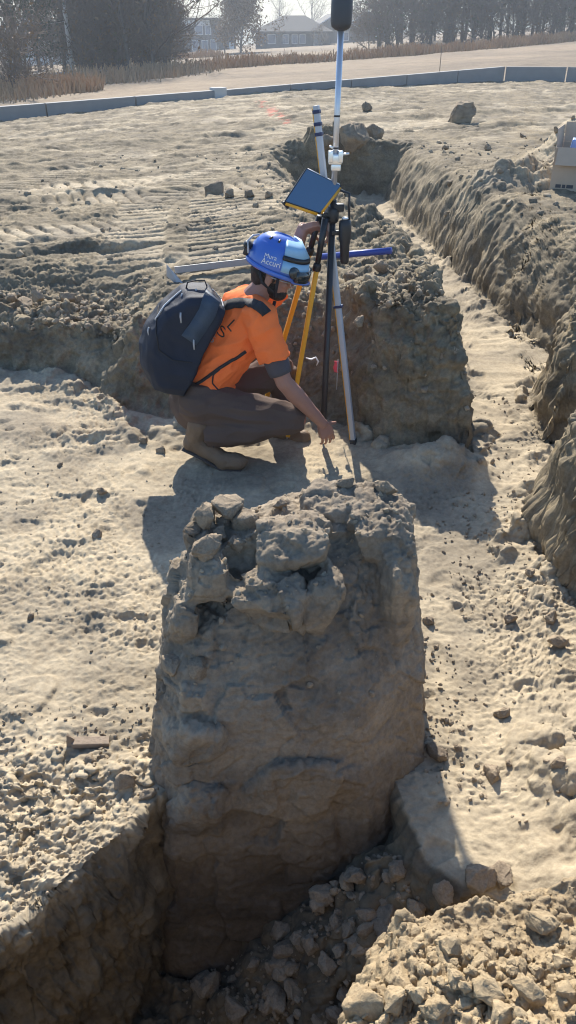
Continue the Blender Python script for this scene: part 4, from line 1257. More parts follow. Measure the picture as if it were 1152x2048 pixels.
# hand grip and its stem
gp = A(690, 462, 3.92); g1 = A(689, 520, 3.92)
gd_ = (g1 - gp).normalized(); gf = frame(gd_, (1, 0, 0))
MB().lathe(gp - gd_ * .055, [(.016, 0), (.028, .008), (.031, .03), (.031, .085), (.024, .12), (.0215, .20), (.017, .21)], 18, gf).build('grip', M_carbon, pole)
MB().lathe(gp - gd_ * .064, [(.014, 0), (.018, .004), (.014, .010)], 12, gf).build('grip_cap', M_chrome, pole)
sx = gp + Vector((.018, 0, 0))
MB().tube([sx - gd_ * .05, sx - gd_ * .17, pole_at(380) + Vector((.03, 0, .0)), pole_at(380)], [.006, .006, .007, .009], 8).build('grip_stem', M_carbon, pole)
MB().box(pole_at(452).lerp(gp, .5) - Vector((0, 0, .02)), ((gp - pole_at(452)).length, .02, .022), None, .004).build('grip_bracket', M_black, pole)

# tablet on its bracket
q = [A(613, 336, 3.93), A(684, 371, 3.95), A(641, 427, 3.86), A(569, 403, 3.84)]
cen = sum(q, Vector()) / 4
nrm = (q[1] - q[0]).cross(q[3] - q[0]).normalized()
if nrm.dot(Vector((0, 0, CAMZ)) - cen) < 0: nrm = -nrm
tab = thing('tablet', cen, 'rugged tablet with dark blue face and yellow bumpers, clamped to the survey pole', 'tablet')
def slab(mb, quad, th, back):
    vs = [p + nrm * th / 2 - nrm * back for p in quad] + [p - nrm * th / 2 - nrm * back for p in quad]
    mb.add(vs, [(0, 1, 2, 3), (7, 6, 5, 4), (0, 4, 5, 1), (1, 5, 6, 2), (2, 6, 7, 3), (3, 7, 4, 0)]); return mb
def shrink(quad, k): return [cen + (p - cen) * k for p in quad]
slab(MB(), q, .020, .014).build('housing', M_black, tab, smooth=False)
slab(MB(), shrink(q, .95), .003, .0022).build('screen', M_screen, tab, smooth=False)
def edge_bar(a, b_, r0=.010):
    d = (b_ - a)
    return MB().tube([a + d * .06, a + d * .5, a + d * .94], r0, 10).build('bumper', M_yellow, tab)
edge_bar(q[1] - nrm * .013, q[2] - nrm * .013); edge_bar(q[2] - nrm * .016, q[3] - nrm * .016)
for a, b_ in ((.05, .42), (.55, .95)):
    MB().tube([q[0].lerp(q[1], a) - nrm * .012, q[0].lerp(q[1], b_) - nrm * .012], .007, 8).build('edge_guard', M_white, tab)
MB().tube([q[3] - nrm * .02, q[3] - nrm * .05 + Vector((.03, 0, -.015))], .008, 8).build('stylus_loop', M_black, tab)
bk = MB(); bk.box(cen - nrm * .045, (.09, .06, .03), frame(nrm, (1, 0, 0)), .006); bk.tube([cen - nrm * .05, pole_at(395)], .014, 10); bk.build('bracket', M_black, tab)

# grade rod leaning behind the pole
ra = at_z(708, 893, 0.0); rb_ = A(632, 211, 4.04); rd = (rb_ - ra).normalized(); rf = frame(rd, (1, -.35, 0)); rl = (rb_ - ra).length
M_rod = mat('grey_rod_face', (.42, .44, .47), .5, var=.06)
rod = thing('grade_rod', ra, 'grey box-shaped grade rod with yellow edge, leaning behind the survey pole', 'grade rod')
MB().box(ra + rd * rl / 2, (.026, .030, rl), rf, .003).build('rod_body', M_rod, rod)
MB().box(ra + rd * rl / 2 - rf.col[0] * .0155, (.005, .026, rl * .99), rf, .002).build('edge_strip', M_yellow, rod)
for t_ in (.985, .955, .93): MB().box(ra + rd * rl * t_, (.034, .036, .016), rf, .003).build('top_clip', mat('navy_clip', (.02, .03, .09), .5), rod)
MB().box(ra + rd * rl * .46, (.044, .036, .014), rf, .003).build('band_clip', mat('navy_band', (.02, .03, .09), .5), rod)
MB().box(ra + rd * .02, (.036, .040, .05), rf, .004).build('foot', M_black, rod)

# small things lying about
M_pink = mat('pink_flagging', (.85, .10, .14), .6, var=.1)
fl = thing('marker_flag', at_z(674, 747, .52), 'bright pink marker flag stuck in the crumbling bank behind the survey pole', 'marker flag')
fp = A(672, 733, 4.16)
MB().tube([fp + Vector((.008, 0, -.14)), fp + Vector((.010, 0, .04))], .0025, 6).build('wire', M_grey, fl)
vs = [fp + Vector((-.012 + .004 * math.sin(j * 1.3), .003 * math.sin(j * 2.1), .032 - j * .011)) for j in range(7)] + [fp + Vector((.011 + .004 * math.sin(j * 1.1 + 1), .004 * math.sin(j * 1.7), .030 - j * .011)) for j in range(7)]
fo = mesh_obj('pennant', vs, [(j, j + 1, j + 8, j + 7) for j in range(6)], M_pink, fl)
sd_ = fo.modifiers.new('t', 'SOLIDIFY'); sd_.thickness = .003
rag = MB()
a0 = A(612, 716, 4.17); 
rag.tube([a0, a0 + Vector((.03, .01, -.012)), a0 + Vector((.055, 0, .004)), a0 + Vector((.07, .01, -.025)), a0 + Vector((.06, 0, -.045))], [.004, .008, .006, .011, .004], 8, flat=.5)
o = rag.build('plastic_scrap', M_white); tag(o, 'crumpled white plastic scrap on the bank behind the yellow leg', 'plastic scrap')
# blue pipe on the bank and the grey angle bar behind the surveyor
M_bluep = mat('blue_pipe', (.03, .06, .30), .4, var=.06); M_galv = mat('galvanised_steel', (.38, .39, .40), .5, metal=.3, var=.1)
pa, pb_ = on_ground(640, 524, .68), on_ground(782, 512, .74)
lift = Vector((0, 0, .035))
o = MB().tube([pa + lift, pa.lerp(pb_, .5) + lift, pb_ + lift], .022, 14).build('pipe', M_bluep); tag(o, 'dark blue pipe lying on the bank behind the survey pole', 'pipe')
ba, bb = on_ground(352, 553, .5), on_ground(520, 534, .5)
bar = thing('angle_bar', ba, 'grey metal angle bar with a bent end lying on the ground behind the backpack', 'metal bar')
d = (bb - ba).normalized(); f2 = frame(d, (0, 0, 1)); L_ = (bb - ba).length
m = MB(); m.box(ba + d * L_ / 2 + Vector((0, 0, .035)), (.006, .07, L_), f2); m.box(ba + d * L_ / 2 + Vector((0, .0, .055)) + f2.col[1] * .036, (.045, .006, L_), f2); m.build('long_leg', M_galv, bar, smooth=False)
e0 = A(333, 530, ba.y - .05); e1 = A(365, 566, ba.y - .12); e2 = A(362, 578, ba.y - .13); e3 = A(333, 552, ba.y - .05)
th = Vector((0, .006, .004)); m = MB()
m.add([e0, e1, e2, e3, e0 + th, e1 + th, e2 + th, e3 + th], [(0, 1, 2, 3), (7, 6, 5, 4), (0, 4, 5, 1), (1, 5, 6, 2), (2, 6, 7, 3), (3, 7, 4, 0)]); m.build('bent_end', M_galv, bar, smooth=False)
# wooden stake on the sandy floor
M_wood = mat('weathered_wood', (.26, .20, .145), .85, var=.25, scale=40, bump=.4)
w0, w1 = on_ground(140, 1488), on_ground(215, 1486)
d = (w1 - w0).normalized(); st = thing('wooden_stake', w0, 'short wooden stake lying half buried in crumbs on the sandy floor', 'wooden stake')
MB().box(w0.lerp(w1, .55) + Vector((0, 0, .006)), (.034, .02, (w1 - w0).length), frame(d, (0, 1, 0)), .003).build('shaft', M_wood, st, smooth=False)
MB().hull([w0 + Vector(k) for k in ((-.008, -.015, .0), (-.008, .015, .0), (-.004, -.004, .045), (-.004, .006, .045), (.012, -.012, .0), (.02, .012, .0), (.012, 0, .028))]).build('pointed_end', M_wood, st, smooth=False)

# cardboard box on the right bank
M_card = mat('cardboard', (.50, .385, .28), .85, var=.08, scale=14, bump=.15, bscale=120)
M_cardin = mat('cardboard_inside', (.44, .33, .24), .85, var=.08)
B0 = on_ground(1098, 382, .75)
bx = thing('cardboard_box', B0, 'open cardboard box with raised flaps on the right bank', 'cardboard box')
ang = R(-24); ex = Vector((math.cos(ang), math.sin(ang), 0)); ey = Vector((-ex.y, ex.x, 0)); ez = UPV
BW, BD, BH = .75, .50, .40
rotb = Matrix((ex, ey, ez)).transposed()
def bb_(u_, v_, h): return B0 + ex * u_ + ey * v_ + ez * (h - .02)
t = .006
for nm, c0, sz in (('front_panel', (BW / 2, 0, BH / 2), (BW, t, BH)), ('back_panel', (BW / 2, BD, BH / 2), (BW, t, BH)), ('side_panel', (0, BD / 2, BH / 2), (t, BD - 2 * t, BH)), ('side_panel', (BW, BD / 2, BH / 2), (t, BD - 2 * t, BH)), ('bottom_panel', (BW / 2, BD / 2, .006), (BW - 2 * t, BD - 2 * t, t))):
    MB().box(bb_(*c0), sz, rotb).build(nm, M_card, bx, smooth=False)
def flap(nm, a, b_, dirv, ln):
    dirv = Vector(dirv).normalized(); nn = (b_ - a).cross(dirv).normalized() * t / 2
    vs = [a + nn, b_ + nn, b_ + dirv * ln + nn, a + dirv * ln + nn, a - nn, b_ - nn, b_ + dirv * ln - nn, a + dirv * ln - nn]
    MB().add(vs, [(0, 1, 2, 3), (7, 6, 5, 4), (0, 4, 5, 1), (1, 5, 6, 2), (2, 6, 7, 3), (3, 7, 4, 0)]).build(nm, M_card, bx, smooth=False)
flap('flap', bb_(0, BD, BH + .002), bb_(BW, BD, BH + .002), ez + ey * .15, .17)
flap('flap', bb_(0, BD - .01, BH + .002), bb_(0, .03, BH + .002), ez - ex * .10 + ey * .1, .15)
flap('flap', bb_(.02, -.004, BH + .002), bb_(BW, -.004, BH + .002), ey * -.45 - ez, .16)
pm_ = MB()
for k, (u0, wv) in enumerate(((.05, .05), (.11, .03), (.15, .06))): pm_.box(bb_(u0 + wv / 2, -.0042, .07), (wv, .002, .03), rotb)
pm_.build('printed_mark', M_recv, bx, smooth=False)
for i, (u_, w_, cc, nm, lb) in enumerate(((.16, .25, (.25, .38, .72), 'packet', 'pale blue packet inside the cardboard box'), (.30, .22, (.75, .76, .78), 'packet', 'white packet inside the cardboard box'))):
    p = MB().box(bb_(u_, w_, .25), (.16, .10, .40), rotb @ ztilt(.1, .15 * (1 - 2 * i), .1), .012).build(nm, mat('packet_%d' % i, cc, .5)); tag(p, lb, 'packet')
# ------------------------------------------------------------------ concrete wall round the site
M_conc = mat('concrete', (.27, .265, .255), .85, var=.18, scale=3, bump=.2)
M_conc_lit = mat('concrete_lit', (.52, .51, .48), .85, var=.1, scale=3)  # pilasters made paler: their brighter lighting put into the colour
wall_t = thing('concrete_wall', (WALL_C[0], WALL_C[1], ground_z(WALL_C[0], WALL_C[1] - .4)), 'long low concrete foundation wall round the far edge of the site', 'concrete wall')
def wall_run(a, b, za, zb, n, skip=()):
    a = Vector((a[0], a[1], 0)); b = Vector((b[0], b[1], 0)); d = (b - a).normalized(); L = (b - a).length; s = Vector((-d.y, d.x, 0))
    for i in range(n):
        p = a.lerp(b, i / n) + d * .02; q = a.lerp(b, (i + 1) / n) - d * .02
        zt0 = za + (zb - za) * i / n; zt1 = za + (zb - za) * (i + 1) / n
        vs = []
        for pt, zt in ((p, zt0), (q, zt1)):
            for sg in (-.10, .10): vs += [pt + s * sg + Vector((0, 0, zt - 1.3)), pt + s * sg + Vector((0, 0, zt))]
        MB().add(vs, [(0, 1, 3, 2), (4, 6, 7, 5), (0, 4, 5, 1), (2, 3, 7, 6), (1, 5, 7, 3), (0, 2, 6, 4)]).build('wall_panel', M_conc, wall_t, smooth=False)
wall_run((-9.3, 17.5), (-1.9, 22.57), .47, .70, 4); wall_run((-1.7, 22.71), (6.9, 28.6), .70, 1.02, 5); wall_run((6.98, 28.57), (16, 25.9), 1.02, 1.06, 5); wall_run((-15.5, 13.4), (-9.6, 17.3), .30, .40, 3)
for (x, y, zt) in ((-9.42, 17.42, .50), (-1.8, 22.64, .76)):
    MB().box((x, y, zt - .5), (.34, .30, 1.0), Matrix.Rotation(R(34.5), 3, 'Z'), .01).build('pilaster', M_conc_lit, wall_t, smooth=False)

# ------------------------------------------------------------------ trees
def tree_segs(seed, H, r0, nl, spread, levels, droop=0.0, low=.3):
    g = np.random.default_rng(seed); trunk, crown = [], []
    def grow(p, d, L, r, lev, out):
        n = 4 if lev < 2 else 3
        pts = [p]; rad = [r]
        for i in range(n):
            d = (d + g.normal(size=3) * (.10 if lev == 0 else .20) + np.array([0, 0, .07 - droop * lev * .05])); d /= np.linalg.norm(d)
            p = p + d * L / n; pts.append(p); rad.append(max(r * (1 - .75 * (i + 1) / n), .010))
        for i in range(n): out.append((pts[i], pts[i + 1], rad[i], rad[i + 1]))
        if lev >= levels: return
        k = (nl, 8, 6, 4, 3)[lev]
        for j in range(k):
            t = low + (1 - low) * (j + g.random() * .8) / k if lev == 0 else .25 + .75 * g.random()
            i = min(int(t * n), n - 1); f = t * n - i
            q = pts[i] + (pts[i + 1] - pts[i]) * min(f, 1)
            ax = g.normal(size=3); ax -= d * ax.dot(d); ax /= np.linalg.norm(ax)
            a = spread * (.6 + .7 * g.random())
            nd = d * math.cos(a) + ax * math.sin(a); nd[2] += .12; nd /= np.linalg.norm(nd)
            grow(q, nd, L * (.62 if lev == 0 else .58) * (.65 + .6 * g.random()) * (1.15 - .45 * t if lev == 0 else 1), max((rad[i]) * .55, .010), lev + 1, trunk if lev + 1 == 0 else crown)
    grow(np.array([0, 0, -.3]), np.array([0, 0, 1.0]), H, r0, 0, trunk)
    return trunk, crown

def seg_mesh(segs, k=3):
    a = np.array([s[0] for s in segs], np.float32); b = np.array([s[1] for s in segs], np.float32)
    ra = np.array([s[2] for s in segs], np.float32); rb = np.array([s[3] for s in segs], np.float32)
    d = b - a; d /= np.maximum(np.linalg.norm(d, axis=1), 1e-6)[:, None]
    h = np.where(np.abs(d[:, 2:3]) > .9, np.array([[1., 0, 0]]), np.array([[0, 0, 1.]]))
    u = np.cross(d, h); u /= np.linalg.norm(u, axis=1)[:, None]; w = np.cross(d, u)
    V = np.empty((len(segs), 2 * k, 3), np.float32)
    for i in range(k):
        c, s = math.cos(2 * math.pi * i / k), math.sin(2 * math.pi * i / k)
        V[:, i] = a + (u * c + w * s) * ra[:, None]; V[:, k + i] = b + (u * c + w * s) * rb[:, None]
    base = np.arange(len(segs))[:, None] * 2 * k
    F = np.concatenate([base + np.array([[i, (i + 1) % k, k + (i + 1) % k, k + i]]) for i in range(k)])
    return V.reshape(-1, 3), F.astype(np.int32)

def leaf_quads(crown, n, size, seed):
    g = np.random.default_rng(seed); ends = [s for s in crown if s[3] <= .016]
    V = []; F = []
    for i in range(n):
        s = ends[int(g.integers(0, len(ends)))]; c = s[1] + g.normal(size=3) * size * 1.2
        u = g.normal(size=3); u /= np.linalg.norm(u); w = np.cross(u, g.normal(size=3)); w /= np.linalg.norm(w)
        sz = size * (.6 + .8 * g.random())
        V += [c - u * sz * .5, c + w * sz * .3, c + u * sz * .5, c - w * sz * .3]; F.append((4 * i, 4 * i + 1, 4 * i + 2, 4 * i + 3))
    return np.array(V, np.float32), np.array(F, np.int32)

M_bark = mat('grey_bark', (.12, .105, .09), .9, var=.25, scale=4)
M_twig = mat('grey_twigs', (.15, .118, .09), .9, var=.25, scale=2)
M_leafr = mat('rusty_leaves', (.20, .125, .06), .8, var=.35, scale=1.5)
M_leafg = mat('dull_green_leaves', (.10, .105, .05), .8, var=.35, scale=1.5)
M_leafd = mat('dark_evergreen', (.05, .06, .038), .8, var=.35, scale=1.5)
KINDS = {}
def make_kind(key, seed, H, r0, nl, spread, levels, leaf=None, nleaf=0, lsize=.12, low=.3):
    tr, cr = tree_segs(seed, H, r0, nl, spread, levels, low=low)
    tv, tf = seg_mesh(tr, 6); cv, cf = seg_mesh(cr, 3)
    to = mesh_obj('trunk', tv, tf, M_bark); co = mesh_obj('crown', cv, cf, M_twig)
    parts = [to.data, co.data]
    if leaf:
        lv, lf = leaf_quads(cr, nleaf, lsize, seed)
        lo = mesh_obj('foliage', lv, lf, leaf, smooth=False); parts.append(lo.data); bpy.data.objects.remove(lo)
    bpy.data.objects.remove(to); bpy.data.objects.remove(co)
    KINDS[key] = parts
for i in range(4): make_kind('bare%d' % i, 50 + i, 11.0, .19, 13, .75, 3, low=.14)
for i in range(2): make_kind('tall%d' % i, 70 + i, 13.0, .21, 12, .55, 3, low=.22)
make_kind('rusty0', 81, 6.0, .16, 16, 1.0, 3, M_leafr, 9000, .30, low=.10)
make_kind('rusty1', 82, 5.5, .14, 12, .8, 3, M_leafr, 2200, .22, low=.15)
make_kind('green0', 83, 6.0, .16, 12, .8, 3, M_leafg, 2200, .20, low=.15)
make_kind('ever0', 84, 7.0, .15, 16, 1.05, 3, M_leafd, 3500, .24, low=.1)
for i in range(3): make_kind('brush%d' % i, 90 + i, 2.6, .05, 14, .8, 3, M_leafr if i else M_leafg, 260, .16, low=.02)

def far_at(px, Y):
    u, dy, dz = ray(px, 70); return (px - 576) / FPX * Y / dy
def plant(kind, px, Y, sc, label, group=None, name='tree', cat='tree', rz=None, seed=0):
    x = far_at(px, Y); z = ground_z(x, Y)
    t = thing(name, (x, Y, z), label, cat, group, (0, 0, (px * 1.7 + seed) % 6.28))
    t.scale = (sc, sc, sc * (1 + .08 * math.sin(px)))
    names = ('trunk', 'crown', 'foliage') if name == 'tree' else ('stem', 'twigs', 'foliage')
    for nm, me in zip(names, KINDS[kind]):
        o = bpy.data.objects.new(nm, me); COL.objects.link(o); o.parent = t
    return t
LG = 'bare trees of the thicket at the left edge of the field'
LB = 'bare grey tree standing in the dense thicket left of the dark house'
for i, (px, Y, k, sc) in enumerate(((-330, 78, 'bare2', 1.1), (-230, 66, 'bare1', 1.0), (-130, 72, 'bare0', 1.1), (-60, 66, 'bare3', 1.0), (70, 82, 'bare3', 1.1), (160, 78, 'bare1', 1.05), (175, 66, 'bare0', 1.05), (205, 70, 'tall1', .95), (225, 64, 'bare2', .95),
                                   (248, 74, 'bare1', 1.1), (268, 66, 'bare3', 1.0), (292, 76, 'bare0', 1.05), (296, 68, 'bare2', .9), (306, 78, 'bare1', .85), (190, 90, 'bare2', 1.2), (235, 92, 'bare0', 1.2), (280, 90, 'bare3', 1.2), (285, 92, 'bare1', 1.1), (255, 60, 'bare2', .9), (300, 60, 'bare0', .8), (120, 74, 'bare2', 1.0), (95, 96, 'bare0', 1.0), (10, 70, 'bare2', 1.0))):
    plant(k, px, Y, sc, LB, LG)
plant('tall0', 20, 56, 1.0, 'tall bare tree with a straight dark trunk beside the utility pole', LG)
plant('ever0', 38, 50, .62, 'dark shaggy tree with a leaning trunk among the weeds behind the concrete wall')
plant('ever0', 85, 88, .55, 'dark evergreen tree in front of the white building')
plant('rusty0', 150, 76, 1.1, 'brown-leaved tree in the middle of the thicket behind the utility pole'); plant('green0', 240, 66, .95, 'dull olive tree in the middle of the thicket'); plant('rusty1', 290, 63, .8, 'brown-leaved small tree low in front of the thicket')
plant('rusty1', 332, 70, .8, 'tree with rusty brown leaves at the open end of the thicket')
plant('rusty0', 480, 122, 1.02, 'round tree with rusty green leaves alone between the two houses')
plant('green0', 448, 128, .72, 'smaller green tree right beside the dark house')
plant('bare1', 560, 205, .75, 'bare tree rising behind the roof of the grey house'); plant('bare2', 622, 200, .95, 'spreading bare tree behind the ridge of the grey house')
plant('green0', 700, 190, .8, 'dull green tree behind the gabled roof')
RG_ = 'bare trees of the wood along the right edge of the field'
RL = 'bare grey tree in the dense wood along the right edge of the field'
g = np.random.default_rng(77)
i = 0
for row, (Y0, n, a, b_) in enumerate(((104, 17, 762, 1270), (112, 16, 745, 1260), (122, 16, 760, 1290), (134, 12, 745, 1290), (98, 6, 900, 1500))):
    for j in range(n):
        px = a + (b_ - a) * (j + .5 * g.random()) / n
        plant(('bare0', 'bare1', 'bare2', 'bare3', 'tall0', 'tall1')[int(g.integers(0, 6))], px, Y0 + g.uniform(-3, 3), g.uniform(.85, 1.15), RL, RG_, seed=i); i += 1
SG = 'shrubs at the foot of the right-hand wood'
for j in range(22):
    plant(('brush0', 'brush1', 'brush2')[j % 3], 735 + j * 22 + g.uniform(-8, 8), 97 + g.uniform(-2, 6), g.uniform(1.3, 2.6), 'leafless shrub in the undergrowth of the wood right of the houses', SG, 'shrub', 'shrub', seed=j)
SL = 'shrubs at the foot of the left thicket'
for j in range(16):
    plant(('brush0', 'brush1', 'brush2')[j % 3], 140 + j * 12.5 + g.uniform(-6, 6), 62 + g.uniform(-3, 8), g.uniform(1.0, 1.9), 'tangled shrub in the undergrowth of the thicket beside the utility pole', SL, 'shrub', 'shrub', seed=j)
plant('brush2', -2, 40, 1.1, 'dark bushy shrub at the picture edge behind the concrete wall', None, 'shrub', 'shrub')
plant('brush0', 20, 43, .8, 'smaller dark shrub next to the one at the picture edge', None, 'shrub', 'shrub')
plant('brush1', 640, 150, .9, 'shrub before the grey house', None, 'shrub', 'shrub'); plant('brush1', 720, 150, 1.2, 'shrub before the gabled roof right of the survey pole', None, 'shrub', 'shrub')

# ------------------------------------------------------------------ tall dry grass
M_grass = mat('dry_grass', (.40, .265, .15), .9, var=.35, scale=.6)
M_grass2 = mat('greenish_grass', (.24, .22, .11), .9, var=.3, scale=.6)
def grass(name, n, path, width, h0, h1, m, label, seed):
    g = np.random.default_rng(seed); P = np.array(path, np.float32)
    L = np.linalg.norm(np.diff(P, axis=0), axis=1); cs = np.concatenate([[0], np.cumsum(L)])
    t = g.random(n) * cs[-1]; k = np.clip(np.searchsorted(cs, t) - 1, 0, len(L) - 1); f = (t - cs[k]) / L[k]
    c = P[k] + (P[k + 1] - P[k]) * f[:, None]; d = (P[k + 1] - P[k]) / L[k][:, None]
    off = np.clip(g.normal(size=n) * .36, -1, 1) * np.interp(t, cs, width)
    x = (c[:, 0] - d[:, 1] * off).astype(np.float32); y = (c[:, 1] + d[:, 0] * off).astype(np.float32)
    z = field_level(x, y) + .05 * fbm(x * .35, y * .35, octaves=2)
    cl = .55 + .6 * np.clip(perlin(x * .5, y * .5) + .4, 0, 1)
    h = (h0 + (h1 - h0) * g.random(n)) * cl; wd = .02 + .03 * g.random(n); a = g.random(n) * 6.28
    lx, ly = g.normal(size=n) * .25 * h, g.normal(size=n) * .25 * h
    V = np.empty((n, 4, 3), np.float32)
    V[:, 0] = np.stack([x - np.cos(a) * wd, y - np.sin(a) * wd, z - .1], 1); V[:, 1] = np.stack([x + np.cos(a) * wd, y + np.sin(a) * wd, z - .1], 1)
    V[:, 2] = np.stack([x + lx + np.cos(a) * wd * .5, y + ly + np.sin(a) * wd * .5, z + h], 1); V[:, 3] = np.stack([x + lx - np.cos(a) * wd * .5, y + ly - np.sin(a) * wd * .5, z + h], 1)
    o = mesh_obj(name, V.reshape(-1, 3), np.arange(n * 4, dtype=np.int32).reshape(n, 4), m, smooth=False)
    return tag(o, label, 'grass', kind='stuff')
grass('grass', 16000, [(-26, 50), (-14, 49), (-9.5, 52), (-6.5, 62), (0, 65), (6, 66.5), (12, 70), (20, 77), (30, 88)], [9, 8, 5, 2.4, 1.8, 1.8, 1.8, 1.6, 1.6], .25, .85, M_grass, 'band of tall rusty dry grass running across the field', 1)
grass('grass', 9000, [(-24, 40), (-14, 40), (-9, 42)], [7, 6, 2], .3, .9, M_grass, 'rusty weeds below the thicket on the left', 2)
grass('grass', 5000, [(-26, 34), (-15, 32), (-11, 27)], [5, 4, 2], .15, .4, M_grass2, 'short greenish grass behind the concrete wall', 3)
grass('grass', 4000, [(-24, 104), (-12, 105), (-8, 108)], [5, 4, 2], .3, .9, M_grass, 'dry grass before the dark house', 4)

# ------------------------------------------------------------------ road, buildings, utility pole
M_road = mat('pale_road', (.30, .30, .29), .9, var=.1)
vs = []
for x in np.linspace(-75, -13, 20):
    for dy in (0, 4.5):
        vs.append((x, 66 + dy - (x + 13) * .02, field_level(x, 66 + dy) + .16))
o = mesh_obj('road', vs, [(2 * i, 2 * i + 2, 2 * i + 3, 2 * i + 1) for i in range(19)], M_road, smooth=False); tag(o, kind='structure')

M_dkwall = mat('dark_blue_cladding', (.022, .03, .042), .8, var=.12, scale=2); M_whwall = mat('white_siding', (.62, .62, .60), .8, var=.06, scale=2)
M_grwall = mat('grey_siding', (.085, .09, .098), .8, var=.1, scale=2); M_roofm = mat('grey_shingles', (.075, .073, .072), .9, var=.2, scale=4); M_win = mat('window_glass', (.16, .20, .26), .15, var=.1); M_trim = mat('white_trim', (.6, .6, .58), .7, var=.05)
def house(name, px, Y, W, D, Hh, label, wm, roof, rh, yaw, wins, cat='house', dz=0.0):
    x = far_at(px, Y); z = ground_z(x, Y) + dz
    t = thing(name, (x, Y, z), label, cat); Mx = Matrix.Rotation(yaw, 3, 'Z'); O = Vector((x, Y, z))
    P = lambda a, b, c: O + Mx @ Vector((a, b, c))
    MB().add([P(a, b, c) for a in (-W / 2, W / 2) for b in (0, D) for c in (-1.5, Hh)], [(0, 1, 3, 2), (4, 6, 7, 5), (0, 4, 5, 1), (2, 3, 7, 6), (0, 2, 6, 4), (1, 5, 7, 3)]).build('wall', wm, t, smooth=False)
    e = .45
    if roof == 'hip':
        vs = [P(-W / 2 - e, -e, Hh), P(W / 2 + e, -e, Hh), P(W / 2 + e, D + e, Hh), P(-W / 2 - e, D + e, Hh), P(-W / 2 + D * .5, D / 2, Hh + rh), P(W / 2 - D * .5, D / 2, Hh + rh)]
        vs += [v - Vector((0, 0, .18)) for v in vs[:4]]
        fs = [(0, 1, 5, 4), (1, 2, 5), (2, 3, 4, 5), (3, 0, 4), (6, 9, 8, 7), (0, 6, 7, 1), (1, 7, 8, 2), (2, 8, 9, 3), (3, 9, 6, 0)]
    elif roof == 'gable':
        vs = [P(-W / 2 - e, -e, Hh), P(W / 2 + e, -e, Hh), P(W / 2 + e, D + e, Hh), P(-W / 2 - e, D + e, Hh), P(0, -e, Hh + rh), P(0, D + e, Hh + rh)]
        fs = [(0, 4, 5, 3), (4, 1, 2, 5), (0, 1, 4), (2, 3, 5), (0, 3, 2, 1)]
    else:
        vs = [P(a, b, c) for a in (-W / 2 - e, W / 2 + e) for b in (-e, D + e) for c in (Hh, Hh + .35)]
        fs = [(0, 1, 3, 2), (4, 6, 7, 5), (0, 4, 5, 1), (2, 3, 7, 6), (0, 2, 6, 4), (1, 5, 7, 3)]
    MB().add(vs, fs).build('roof', M_roofm, t, smooth=False)
    if roof == 'gable':
        for a in (-1, 1):
            MB().tube([P(a * (W / 2 + e), -e - .03, Hh), P(0, -e - .03, Hh + rh)], .11, 6).build('barge_board', M_trim, t)
    for (a, c, w_, h_) in wins:
        f_ = MB().box(P(a, -.02, c), (w_ + .24, .06, h_ + .24), Mx).build('window', M_trim, t, smooth=False)
        MB().box(P(a, -.065, c), (w_, .04, h_), Mx).build('pane', M_win, f_, smooth=False)
    return t, P
t, P = house('modern_house', 396, 170, 8.4, 9, 5.6, 'dark modern house with flat roof and pale upper strip behind the thicket', M_dkwall, 'flat', 0, R(4), [(.2, 4.0, 1.3, 1.3), (1.9, 4.0, .9, 1.3), (-.6, 1.5, 1.0, 1.6), (1.2, 1.5, 1.0, 1.6), (2.8, 1.6, .9, 1.6)], dz=-.6)
MB().box(P(-.7, -.06, 5.15), (6.0, .1, .85), Matrix.Rotation(R(4), 3, 'Z')).build('fascia', M_whwall, t, smooth=False)
MB().box(P(5.6, 2.5, 1.9), (2.8, 5, 5.2), Matrix.Rotation(R(4), 3, 'Z')).build('side_wing', M_dkwall, t, smooth=False)
MB().box(P(6.2, -.06, 1.0), (.9, .08, 2.1), Matrix.Rotation(R(4), 3, 'Z')).build('door', M_whwall, t, smooth=False)
house('grey_house', 586, 152, 12.6, 9, 2.6, 'long grey single-storey house with hipped roof right of the round tree', M_grwall, 'hip', 2.3, R(-3), [(-3.6, 1.5, 1.1, 1.2), (-1.2, 1.5, .8, 1.2), (.3, 1.5, .8, 1.2), (1.6, 1.5, .8, 1.2), (4.2, 1.4, 1.2, 1.5)], dz=-.4)
house('gabled_house', 672, 168, 8.5, 9, 2.4, 'low house with grey gable behind the survey pole receiver', M_grwall, 'gable', 2.6, R(8), [(-2, 1.4, 1.0, 1.2), (1.8, 1.4, 1.0, 1.2)], dz=-.3)
house('gabled_house', 735, 172, 8.5, 9, 2.3, 'low gabled house partly hidden by the wood right of the receiver', M_grwall, 'gable', 2.5, R(-6), [(-2, 1.4, 1.0, 1.2), (1.8, 1.4, 1.0, 1.2)])
house('white_building', 84, 118, 10.5, 8, 3.0, 'low white building glimpsed under the trees at far left', M_whwall, 'hip', 1.8, R(3), [(-2.5, 1.6, 1.0, 1.0)], 'building', dz=.0)

